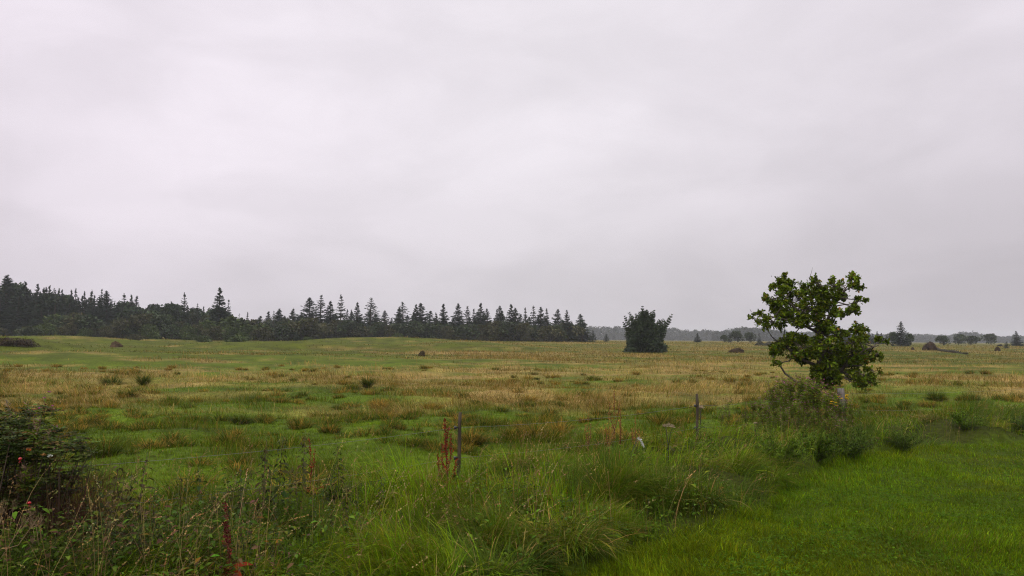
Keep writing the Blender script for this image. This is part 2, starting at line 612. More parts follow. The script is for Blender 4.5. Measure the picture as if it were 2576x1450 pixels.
def conifer_mesh(seed, h, br, whorls, per, dens, slope, tipup, power=.85, ragged=.25, col=(.034, .050, .030), crown0=.04, size=.85):
    """crown + trunk for a spruce of height h; br = radius at the foot"""
    global rng
    keep, rng = rng, np.random.default_rng(seed)
    cr, tk = MB(), MB()
    lean = rng.normal(0, .012, 2) * h
    ax = lambda z: np.array([lean[0] * (z / h) ** 2, lean[1] * (z / h) ** 2, z])
    tk.tube([ax(z) for z in np.linspace(0, h * .97, 7)], np.linspace(.022 * h, .004 * h, 7), 6, (.06, .048, .038))
    P, A, Nn, S, C = [], [], [], [], []
    for iw in range(whorls):
        fz = crown0 + (1 - crown0) * (iw + rng.uniform(-.3, .3)) / whorls
        fz = min(max(fz, crown0), .985)
        z0 = fz * h
        Lb = br * (1 - fz) ** power + .012 * h * (1 - fz)
        nb = max(3, int(per * rng.uniform(.75, 1.2)))
        gone = rng.uniform(0, ragged)
        fz0 = fz
        for b in range(nb):
            if rng.uniform() < gone:
                continue
            fz = min(max(fz0 + rng.uniform(-.6, .6) / whorls * (1.6 if ragged < .3 else .5), crown0), .985)
            z0 = fz * h
            Lb = br * (1 - fz) ** power + .012 * h * (1 - fz)
            az = (b + rng.uniform(-.35, .35)) * 2 * math.pi / nb + iw * 1.3
            Lr = Lb * rng.uniform(.65, 1.15) * (1.25 if rng.uniform() < .08 else 1)
            d = np.array([math.cos(az), math.sin(az), 0])
            m = max(2, int(Lr / size * dens) + 1)
            sl = slope * (1 - .9 * fz) + .55 * fz ** 3 + rng.normal(0, .08)
            pts = []
            for k in range(m):
                t = (k + .6) / m
                pts.append(ax(z0) + d * Lr * t + np.array([0, 0, Lr * (sl * t + tipup * t ** 3)]))
            tk.tube([ax(z0), pts[len(pts) // 2], pts[-1]], [.010 * h * (1 - fz) + .008, .02, .006], 4, (.055, .045, .035), cap=False)
            for k, p in enumerate(pts):
                t = (k + .6) / m
                for s in range(3 if t > .2 else 2):
                    yaw = rng.uniform(-.9, .9) * (1 - .5 * t)
                    a = np.array([math.cos(az + yaw), math.sin(az + yaw), sl + 3 * tipup * t * t + rng.uniform(-.75, .25)])
                    P.append(p - a * .15); A.append(a)
                    Nn.append(np.array([rng.normal(0, .5), rng.normal(0, .5), 1.]))
                    S.append(size * rng.uniform(.85, 1.6) * (.34 + .66 * (1 - fz)))
                    C.append(np.array(col) * math.exp(rng.normal(0, .25)) * (1 + .25 * t))
    # leader
    for k in range(6):
        P.append(ax(h * (.9 + .015 * k))); A.append(np.array([rng.normal(0, .35), rng.normal(0, .35), 1.])); Nn.append(rdir(1)[0]); S.append(h * .045); C.append(np.array(col))
    cr.scatter(TV_FAN, TF_FAN, P, frames(np.array(A), np.array(Nn)), np.array(S), np.array(C))
    rng = keep
    return cr, tk


def clump_crown(seed, h, rx, lobes, n, col, z0=.08, size=.42, top=1.0, upw=.2):
    """rounded broadleaf crown of leafy clumps: many small leaf sprays through the volume"""
    global rng
    keep, rng = rng, np.random.default_rng(seed)
    cr, tk = MB(), MB()
    V, Fc = leaf_card(.75)
    cen = []
    for k in range(lobes):
        fz = rng.uniform(z0 + .12, .88)
        rr = rx * math.sqrt(max(.08, 1 - ((fz - .45) / .55) ** 2)) * rng.uniform(.1, .8)
        a = rng.uniform(0, 6.283)
        cen.append((rr * math.cos(a), rr * math.sin(a), fz * h * top, rx * rng.uniform(.26, .48)))
    cen.append((0, 0, h * .8, rx * .4))
    tk.tube([[0, 0, 0], [.02 * h, 0, h * .3], [0, .02 * h, h * .6]], [.03 * h, .02 * h, .012 * h], 6, (.06, .05, .04))
    per = n // len(cen)
    for cx, cy, cz, r in cen:
        tk.tube([[0, 0, h * .12], [cx * .5, cy * .5, cz * .6], [cx, cy, cz]], [.012 * h, .008 * h, .004 * h], 4, (.055, .045, .036), cap=False)
        d = rdir(per, -.75, 1)
        rad = r * rng.uniform(.35, 1.08, per) ** .6
        P = np.array([cx, cy, cz]) + d * rad[:, None] * np.array([1, 1, .85])
        P[:, 2] = np.clip(P[:, 2], .02 * h, h)
        A = norm(d + rng.normal(0, .7, (per, 3)))
        lc = np.asarray(col) * math.exp(rng.normal(0, .18))
        cr.scatter(V, Fc, P, frames(A, d + np.array([0, 0, upw]) + rng.normal(0, .5, (per, 3))), size * rng.uniform(.6, 1.3, per), vary(lc, per, .22, .07))
    rng = keep
    return cr, tk


class Kind:
    """one tree model; first placing uses it, later ones copy it"""

    def __init__(self, name, h, crown, trunk, mat, cat):
        self.name, self.h, self.cat, self.root = name, h, cat, None
        self.crown, self.trunk, self.mat = crown, trunk, mat

    def place(self, label, loc, height, wide=1.0, group=None, rot=None):
        s = height / self.h
        sc = (s * wide, s * wide, s)
        rot = rng.uniform(0, 6.283) if rot is None else rot
        if self.root is None:
            self.root = thing(self.name, label, self.cat, loc, rot, sc, group)
            self.trunk.build('trunk', M_STEM, self.root)
            self.crown.build('crown', self.mat, self.root)
            return self.root
        return dup(self.root, label, loc, rot, sc, group)


CO = (.030, .045, .028)
spruces = [Kind('spruce_tree', 10, *conifer_mesh(s, 10, br, wh, per, de, sl, tu, po, ra, CO), M_NEEDLE, 'tree') for s, br, wh, per, de, sl, tu, po, ra in (
    (1, 2.7, 30, 8, 1.7, -.22, .18, .85, .12), (2, 2.5, 30, 8, 1.7, -.30, .22, .95, .15), (3, 3.0, 27, 8, 1.7, -.12, .22, .85, .15))]
sparse = [Kind('spruce_tree', 10, *conifer_mesh(s, 10, br, 21, 7, 1.3, sl, .22, .85, .35, CO, size=.75), M_NEEDLE, 'tree') for s, br, sl in ((4, 2.6, -.32), (5, 3.1, -.18))]
spires = [Kind('spruce_tree', 10, *conifer_mesh(s, 10, br, 34, 6, 1.5, -.35, .1, .85, .2, CO, size=.65), M_NEEDLE, 'tree') for s, br in ((6, 1.15), (7, 1.5))]
poles = [Kind('dead_spruce', 10, *conifer_mesh(8, 10, .8, 18, 3, .8, -.2, .2, .7, .5, (.05, .05, .042), size=.28), M_NEEDLE, 'tree')]
broad = [Kind('broadleaf_tree', 6, *clump_crown(s, 6, 2.9, 16, 2600, c), M_CROWN, 'tree') for s, c in ((20, (.036, .054, .022)), (21, (.030, .046, .022)), (22, (.044, .052, .024)))]
bushes = [Kind('bush', 3, *clump_crown(s, 3, 2.1, 10, 1300, c, .02, .34), M_CROWN, 'bush') for s, c in ((30, (.054, .078, .020)), (31, (.036, .052, .022)), (32, (.060, .062, .024)))]
pines = [Kind('pine_tree', 8, *clump_crown(40, 8, 1.9, 9, 1100, (.030, .044, .028), .15, .5), M_NEEDLE, 'tree')]
firs = [Kind('spruce_bush', 5, *conifer_mesh(45, 5, 2.2, 13, 8, 1.5, .25, .3, .6, .15, (.032, .048, .03), size=.5), M_NEEDLE, 'tree')]

FOOT_Y = 850


def tree_at(kind, px, top, dist, label, wide=1.0, group=None, sink=.15):
    p = on_ground(px, dist, sink)
    zt = spot(px, top, dist)[2]
    return kind.place(label, p, max(.6, zt - p[2]), wide, group)


pick = lambda seq: seq[int(rng.integers(len(seq)))]

# --- the wood at the left: skyline in pixels
SK = np.array([(-420, 700), (-200, 690), (0, 716), (12, 696), (28, 716), (55, 716), (72, 732), (110, 730), (150, 738), (200, 742), (250, 742), (283, 756), (330, 752), (355, 768), (376, 768),
               (395, 762), (428, 754), (460, 758), (485, 772), (510, 776), (535, 768), (575, 775), (586, 795), (620, 797), (660, 793), (690, 795), (720, 795), (760, 790), (800, 800), (1470, 812)])
sky_y = lambda px: np.interp(px, SK[:, 0], SK[:, 1])

wood_spires = [  # px, top, model, width, description
    (12, 693, spruces[0], 1.15, 'tall broad blunt-topped spruce standing above the treetops at the edge of the photo'),
    (57, 709, spires[1], 1, None), (89, 714, spruces[1], .7, None), (103, 725, spires[0], 1, None), (112, 724, spires[0], 1, None), (119, 719, spires[1], .8, None),
    (129, 727, poles[0], 1, None), (136, 731, poles[0], 1, None), (146, 727, spires[0], .9, None), (151, 729, spires[1], .8, None), (174, 730, spruces[1], .5, None),
    (188, 727, spires[0], .8, None), (209, 734, spires[0], .8, None), (222, 736, spires[0], 1, None), (227, 729, sparse[0], .5, None), (250, 727, sparse[1], .5, None),
    (266, 733, spruces[2], 1.0, None), (309, 739, sparse[0], .9, None), (326, 742, spruces[1], .6, None), (340, 745, spires[1], 1.2, None), (461, 737, sparse[0], .75, None),
    (493, 764, sparse[1], .6, None), (510, 771, spruces[1], .5, None),
    (549, 724, spruces[1], .95, 'tallest ragged dark spruce rising alone above the broadleaf trees of the wood'),
    (573, 752, sparse[0], .55, 'thin sparse spruce close behind the tallest ragged spruce of the wood'),
    (600, 790, poles[0], 1, None), (620, 786, spires[0], 1, None), (687, 782, sparse[1], .6, None)]
look = {'spires': 'slim dark spruce spire', 'spruces': 'pointed dark spruce top', 'sparse': 'thin see-through spruce top', 'poles': 'bare dead spruce pole'}
for k, (px, top, kd, wd, lab) in enumerate(wood_spires):
    what = next(n for n, l in (('spires', spires), ('spruces', spruces), ('sparse', sparse), ('poles', poles)) if kd in l)
    lab = lab or f'{look[what]}, {ordinal(k + 1)} treetop from the left along the skyline of the wood'
    tree_at(kd, px, top, 156 + rng.uniform(-4, 4) - (8 if px == 549 else 0), lab, wd * 1.2, 'spruces on the skyline of the wood')

WF = 'dark spruce packed among others like it inside the dense wood'
WB = 'round dark broadleaf tree packed among others like it inside the dense wood'
WS = 'olive green bush in the leafy fringe along the foot of the wood'
for row, (d0, drop) in enumerate(((172, 4), (162, 8), (153, 16))):
    px = -260 + 17 * row
    while px < 770:
        yy = sky_y(px) + drop * .7 + abs(rng.normal(0, 5)) - (3 if px < 300 else 0)
        conif = px < 310 and rng.uniform() < .93 or rng.uniform() < .2
        if conif:
            tree_at(pick(spruces + spires), px, yy, d0 + rng.uniform(-4, 4), WF, rng.uniform(.85, 1.25), 'spruces inside the wood')
            px += rng.uniform(13, 21)
        else:
            tree_at(pick(broad), px, yy + 2, d0 + rng.uniform(-4, 4), WB, rng.uniform(.85, 1.15), 'broadleaf trees inside the wood')
            px += rng.uniform(30, 46)
px = -160
while px < 780:
    t = 805 + 10 * math.sin(px * .03) + rng.uniform(-8, 8) + (14 if px < 110 else 0) + (10 if px > 520 else 0)
    tree_at(pick(bushes), px, t, 143 + rng.uniform(-4, 5), WS, rng.uniform(.9, 1.3), 'bushes along the foot of the wood')
    px += rng.uniform(20, 34)
px = 60
while px < 720:
    tree_at(pick(bushes), px, 824 + rng.uniform(-8, 6), 137 + rng.uniform(-2, 3), WS, rng.uniform(1, 1.4), 'bushes along the foot of the wood')
    px += rng.uniform(34, 70)

# --- the row of spruces in the middle
row_trees = [(702, 779, 0, .9), (737, 777, 3, .7), (776, 751, 2, 1.1), (804, 744, 4, .8), (830, 760, 1, 1), (856, 744, 3, .7), (870, 781, 5, 1), (880, 782, 5, 1), (898, 763, 1, .75),
             (930, 751, 4, 1.0), (967, 792, 7, 1), (1003, 775, 0, .7), (1014, 762, 4, 1.05), (1046, 768, 1, .8), (1059, 765, 2, 1.0), (1096, 789, 3, .8), (1115, 767, 1, .8),
             (1152, 766, 0, .85), (1174, 772, 4, .8), (1193, 779, 5, 1), (1209, 765, 1, .8), (1226, 779, 2, .7), (1249, 780, 5, 1), (1257, 772, 0, .8), (1285, 768, 1, .9),
             (1299, 777, 2, .8), (1323, 776, 5, .9), (1341, 771, 3, .8), (1361, 775, 0, .85), (1377, 779, 5, 1), (1400, 780, 2, .85), (1426, 782, 1, .75)]
mods = spruces + sparse + spires + poles
names = ['bushy dark spruce', 'pointed dark spruce', 'broad dark spruce', 'thin see-through spruce', 'ragged open-branched spruce', 'slim spruce spire', 'narrow spruce', 'bare dead spruce pole']
for k, (px, top, md, wd) in enumerate(row_trees):
    tree_at(mods[md], px, top - 2, 172 + rng.uniform(-4, 4), f'{names[md]}, {ordinal(len(row_trees) - k + 1)} tree from the right end of the long conifer row', wd * 1.42, 'conifer row beyond the meadow')
tree_at(pines[0], 1464, 800, 172, 'small blunt-topped pine at the right end of the long conifer row', .75)
RF = 'low dark spruce filling the foot of the conifer row between its taller trees'
RB = 'low dark bush filling the foot of the conifer row under its taller trees'
px = 650
while px < 1462:
    tree_at(pick(spruces), px, 789 + rng.uniform(-9, 15) + (6 if px > 1380 else 0), 176 + rng.uniform(-3, 3), RF, rng.uniform(1.3, 1.7), 'low spruces in the conifer row')
    px += rng.uniform(17, 25)
px = 640
while px < 1452:
    tree_at(pick(bushes[1:]), px, 817 + rng.uniform(-9, 8), 167 + rng.uniform(-2, 2), RB, rng.uniform(.9, 1.3), 'bushes in the conifer row')
    px += rng.uniform(17, 27)

# --- single bushes on the meadow's far edge
for px, top, d, kd, wd, lab in (
        (745, 830, 118, firs[0], .55, 'small upright dark conifer standing before the left part of the conifer row'),
        (772, 848, 116, bushes[0], 2.2, 'low flat green bush beside the small upright conifer'),
        (1001, 839, 150, bushes[0], 1.3, 'light green bush at the foot of the conifer row near its middle'),
        (128, 829, 112, firs[0], .85, 'dark cone-shaped bush on the green dunes before the wood'),
        (70, 826, 125, bushes[1], 1.7, 'wide grey green bush on the dune before the wood'),
        (340, 843, 120, bushes[2], 2.0, 'low olive scrub on the dune crest before the wood'),
        (505, 845, 122, bushes[0], 2.4, 'low green scrub below the tallest ragged spruce'),
        (600, 846, 118, bushes[0], 2.6, 'long low green scrub right of the tallest ragged spruce'),
        (1491, 831, 190, firs[0], .8, 'small dark spruce just right of the blunt-topped pine'),
        (1525, 840, 190, firs[0], .8, 'smallest dark spruce between the blunt-topped pine and the lone spruce bush'),
        (1754, 838, 210, spruces[2], 1.3, 'squat dark spruce on the horizon right of the lone spruce bush'),
        (1824, 844, 215, bushes[1], .9, 'low dark bush at the foot of the domed far wood'),
        (1836, 838, 215, firs[0], .8, 'dark pointed bush at the foot of the domed far wood'),
        (1856, 835, 215, bushes[1], .95, 'tallest round dark tree at the foot of the domed far wood'),
        (1887, 838, 215, bushes[1], .95, 'round dark tree halfway between the domed wood and the oak'),
        (1910, 835, 220, sparse[1], .8, 'thin grey spruce just left of the oak crown'),
        (2266, 809, 150, spruces[2], 1.15, 'tall layered spruce on the horizon right of the oak'),
        (2246, 838, 153, bushes[1], .75, 'broad dark bush at the left foot of the tall layered spruce'),
        (2286, 842, 153, bushes[1], .7, 'broad dark bush at the right foot of the tall layered spruce'),
        (2374, 847, 190, bushes[1], 1.1, 'round dark bush between the tall layered spruce and the second far bush'),
        (2411, 843, 240, bushes[1], 1.3, 'tall rounded grey bush beside the round dark bush on the horizon'),
        (2442, 847, 230, bushes[1], 1.6, 'low wide grey bush third from the tall layered spruce'),
        (2493, 842, 250, bushes[1], 1.3, 'grey round tree left of the cone-shaped conifer at the edge of the photo'),
        (2558, 833, 190, spruces[2], 1.25, 'cone-shaped dark conifer near the right edge of the photo'),
        (2531, 860, 130, firs[0], .9, 'tiny dark bush in the grass before the cone-shaped conifer')):
    tree_at(kd, px, top, d, lab, wd)
for k, (px, top) in enumerate(((2120, 832), (2136, 826), (2164, 828), (2186, 831), (2207, 834), (2217, 838), (2150, 838), (2196, 841), (2230, 845))):
    tree_at(pick(spruces), px, top, 225 + rng.uniform(-6, 6), 'grey green spruce in the small copse seen just right of the oak', 1.2, 'spruces in the copse behind the oak')

# --- the lone spruce bush in the meadow
def lone_bush():
    d = 86.
    foot = on_ground(1624, d, .1)
    wp = lambda cx, cy: spot(1446.5 + cx * .21973, 660.3 + cy * .21973, d) - foot
    cr, tk = MB(), MB()
    tips = [(775, 515), (1105, 605), (905, 560), (870, 580), (625, 585), (572, 625), (556, 697), (585, 770), (1050, 718), (1035, 800), (1045, 960), (580, 830), (620, 960), (700, 600), (960, 670), (820, 560),
            (735, 640), (775, 600), (760, 660), (800, 620), (740, 580), (1010, 660), (665, 660), (1000, 880), (600, 900)]
    P, A, S, C = [], [], [], []
    base = np.array([0, 0, .2])
    for k, (cx, cy) in enumerate(tips):
        n = 1 if k < 9 else 3
        for q in range(n):
            t = wp(cx, cy)
            if q:
                a = rng.uniform(.5, 2.7) * (1 if q == 1 else -1)
                r = np.array([t[0] * math.cos(a) * .85, t[0] * math.sin(a), t[2] * rng.uniform(.6, .85)])
                t = r
            start = np.array([t[0] * .04, t[1] * .04, max(.12, t[2] * .62 - .35 * np.hypot(t[0], t[1]))])
            if k == 0: start = base
            midp = np.array([t[0] * .62, t[1] * .62, start[2] + (t[2] - start[2]) * .22 - .05]) if k else (start + t) / 2
            tt = np.linspace(0, 1, 16)[:, None]
            pts = (1 - tt) ** 2 * start + 2 * tt * (1 - tt) * midp + tt ** 2 * t
            tk.tube(pts[::3], np.linspace(.07, .012, len(pts[::3])), 5, (.05, .042, .034))
            for i in range(1, 16):
                f = i / 15
                ax = norm(pts[i] - pts[i - 1])
                wdt = .62 * (1 - f) ** .7 + .22
                for s in range(int(18 * (1 - f) + 12)):
                    o = rdir(1)[0]
                    o = norm(o - ax * (o @ ax))
                    a = norm(ax * rng.uniform(.5, 1.0) + o * (1 - .6 * f) + np.array([0, 0, -.1]))
                    P.append(pts[i] + o * wdt * rng.uniform(0, .35)); A.append(a)
                    S.append(wdt * rng.uniform(.5, .95)); C.append(np.array([.046, .068, .032]) * math.exp(rng.normal(0, .3)))
    n = 2600                                       # dense skirt down to the grass
    a, zz = rng.uniform(0, 6.283, n), rng.uniform(0, 1, n) ** 1.1
    half = (2.15 - .5 * zz) * (1 - .5 * zz ** 2)
    rr = half * rng.uniform(.45, 1, n) ** .5 * (1 + .16 * np.sin(a * 5 + zz * 9))
    Pk = np.stack([rr * np.cos(a), rr * np.sin(a), zz * 2.3 + .05], 1)
    nc = 520
    zc = rng.uniform(0, 1, nc); rc = (1.0 * (1 - zc) ** 1.3 + .05) * rng.uniform(.3, 1, nc) ** .5; ac = rng.uniform(0, 6.283, nc)
    Pk = np.concatenate([Pk, np.stack([rc * np.cos(ac) - .12, rc * np.sin(ac), 1.9 + zc * 2.75], 1)]); a = np.concatenate([a, ac]); n += nc
    Ak = np.stack([np.cos(a), np.sin(a), rng.uniform(-.1, 1.0, n)], 1) + rng.normal(0, .35, (n, 3))
    P = np.concatenate([np.array(P), Pk]); A = np.concatenate([np.array(A), Ak])
    S = np.concatenate([np.array(S), rng.uniform(.25, .5, n)]); C = np.concatenate([np.array(C), vary((.038, .056, .028), n, .3, .06)])
    cr.scatter(TV_FAN, TF_FAN, P, frames(A, rdir(len(P)) + np.array([0, 0, .5])), S, C)
    t = thing('spruce_bush', 'lone squat dark spruce with upswept boughs standing in the straw coloured meadow', 'tree', foot)
    tk.build('trunk', M_STEM, t); cr.build('crown', M_NEEDLE, t)


lone_bush()

# --- the far wood: one hazy mass
def far_wood():
    FS = np.array([(1380, 822), (1475, 823), (1572, 823), (1660, 828), (1699, 825), (1715, 832), (1780, 832), (1802, 836), (1830, 830), (1864, 825), (1905, 827), (1960, 832), (2060, 838), (2130, 842), (2290, 841), (2345, 844),
                   (2380, 846), (2415, 838), (2446, 836), (2460, 839), (2480, 846), (2580, 846), (2800, 842), (3300, 835)])
    mb = MB(); V, Fc = leaf_card(.8)
    for dep in range(3):
        px = 1330.
        while px < 3200:
            d = 860 + dep * 50 + rng.uniform(-15, 15)
            dome = 430 if 1790 < px < 1990 else 0
            if dome: d -= 170
            p = on_ground(px, d)
            top = spot(px, np.interp(px, FS[:, 0], FS[:, 1]) + rng.uniform(-2.0, 4) , d)[2]
            h = max(2.5, top - p[2]); r = max(2.0, h * rng.uniform(.28, .42))
            n = 260
            zz = rng.uniform(0, 1, n) ** 1.25
            con = rng.uniform() < .6
            rad = r * ((1 - zz) ** .8 * 1.1 + .06 if con else np.sqrt(np.clip(1 - (2 * zz - .9) ** 2 * .8, .05, 1))) * rng.uniform(.3, 1, n) ** .5
            a = rng.uniform(0, 6.283, n)
            P = p + np.stack([rad * np.cos(a), rad * np.sin(a), zz * h], 1)
            mb.scatter(V, Fc, P, frames(np.stack([np.cos(a), np.sin(a), rng.normal(-.2, .5, n)], 1), np.stack([np.cos(a), np.sin(a), rng.uniform(.2, 1, n)], 1)), rng.uniform(1.5, 2.8, n), vary((.030, .044, .028), n, .25, .05))
            px += rng.uniform(7, 12)
    o = mb.build('distant_wood', M_CROWN)
    tag(o, 'far blue-grey wood along the horizon behind the meadow', kind='stuff')


far_wood()


# --- dark humps of earth in the meadow
def mound(name, px, py, wpx, hpx, label, cat, dist=None, seed=0, col=(.042, .028, .018), tilt=0.0):
    p = ground_hit(px, py) if dist is None else on_ground(px, dist)
    d = p[1]
    wd, ht = wpx / F_PX * d / 2, hpx / F_PX * d
    nu, nv = 26, 12
    V = []
    for i in range(nv):
        f = i / (nv - 1)
        for j in range(nu):
            a = 2 * math.pi * j / nu
            k = 1 + .5 * (fbm(np.array([math.cos(a) * 1.4 + f * 2.3 + seed]), np.array([math.sin(a) * 1.4 + f * 1.1]), 7, 4)[0] - .5) * 2.6
            r = wd * math.cos(f * math.pi / 2) ** .8 * k
            V.append([r * math.cos(a) + tilt * wd * f, r * math.sin(a) * .7, ht * math.sin(f * math.pi / 2) * (.55 + .55 * noise(np.array([math.cos(a) * 1.6 + seed * 3.1]), np.array([math.sin(a) * 1.6 + f * 2]), 9)[0] + .15 * k) - .08 * (f == 0)])
    q = [(i * nu + j, i * nu + (j + 1) % nu, (i + 1) * nu + (j + 1) % nu, (i + 1) * nu + j) for i in range(nv - 1) for j in range(nu)]
    mb = MB(); mb.add(V, [np.array(q)], vary(col, len(V), .2, .06))
    # roots and clods poking out of it
    n = 110
    a = rng.uniform(0, 6.283, n); f = rng.uniform(.1, .95, n)
    P = np.stack([wd * np.cos(f * 1.57) ** .8 * np.cos(a) * .95 + tilt * wd * f, wd * .66 * np.cos(f * 1.57) ** .8 * np.sin(a), ht * np.sin(f * 1.57) * .95], 1)
    blades(mb, P, a, ht * rng.uniform(.12, .4, n), wd * .09, rng.uniform(0, 1.2, n), .6, vary(np.array(col) * 1.3, n), 3, floor=False)
    o = mb.build(name, M_EARTH)
    o.location = p
    return tag(o, label, cat)


mound('earth_mound', 1852, 888, 34, 12, 'flat-topped brown hump of earth between the lone spruce bush and the oak', 'mound', seed=1, tilt=.3)
mound('root_plate', 2340, 882, 34, 19, 'tall dark brown upturned root plate on the meadow right of the oak', 'root plate', seed=2, tilt=-.1)
mound('earth_mound', 2296, 881, 9, 6, 'tiny brown lump just left of the tall root plate', 'mound', seed=3)
mound('earth_mound', 2509, 884, 13, 10, 'small brown hump in the straw grass below the grey round tree', 'mound', seed=4)
heath = Kind('heather', 1, *clump_crown(50, 1, 1.6, 12, 1600, (.052, .036, .022), .02, .16), M_CROWN, 'heather')
for px, top, wd, lab in ((22, 853, 1.0, 'dull green heather clump on the dune cut by the edge of the photo'), (66, 857, 1.2, 'long purple brown heather clump on the dune below the wood')):
    tree_at(heath, px, top, ground_hit(px, 871)[1], lab, wd)
mound('earth_mound', 292, 874, 26, 13, 'small brown hump on the green dune before the wood', 'mound', seed=6, col=(.07, .045, .025))
mound('earth_mound', 1061, 897, 16, 13, 'small dark peaked stump of earth in the meadow before the conifer row', 'mound', seed=7, col=(.045, .034, .018), tilt=.3)
mound('earth_mound', 2516, 861, 12, 5, 'dark blackish lump at the horizon left of the tiny dark bush', 'mound', dist=170, seed=8, col=(.02, .02, .02))
for px, lab in ((1912, 'left one of two low grey humps beside the oak crown'), (1934, 'right one of two low grey humps beside the oak crown')):
    mound('earth_mound', px, 870, 22, 9, lab, 'mound', seed=px % 7, col=(.045, .045, .03))
pl = ground_hit(2356, 882); p2 = ground_hit(2436, 893)
mb = MB()
tt = np.linspace(0, 1, 9)[:, None]
mb.tube(np.zeros((9, 3)) + (pl - pl) * (1 - tt) + (p2 - pl) * tt + np.array([0, 0, .12]) + rng.normal(0, .06, (9, 3)), np.linspace(.24, .10, 9), 8, (.05, .045, .03))
for k in range(9):
    q = (p2 - pl) * rng.uniform(.2, 1)
    mb.tube([q, q + np.array([rng.normal(0, .5), rng.normal(0, .4), rng.uniform(.2, .5)])], [.05, .015], 5, (.05, .042, .03))
o = mb.build('fallen_log', M_EARTH, smooth=True); o.location = pl
tag(o, 'dark fallen trunk lying in the grass right of the tall root plate', 'log')

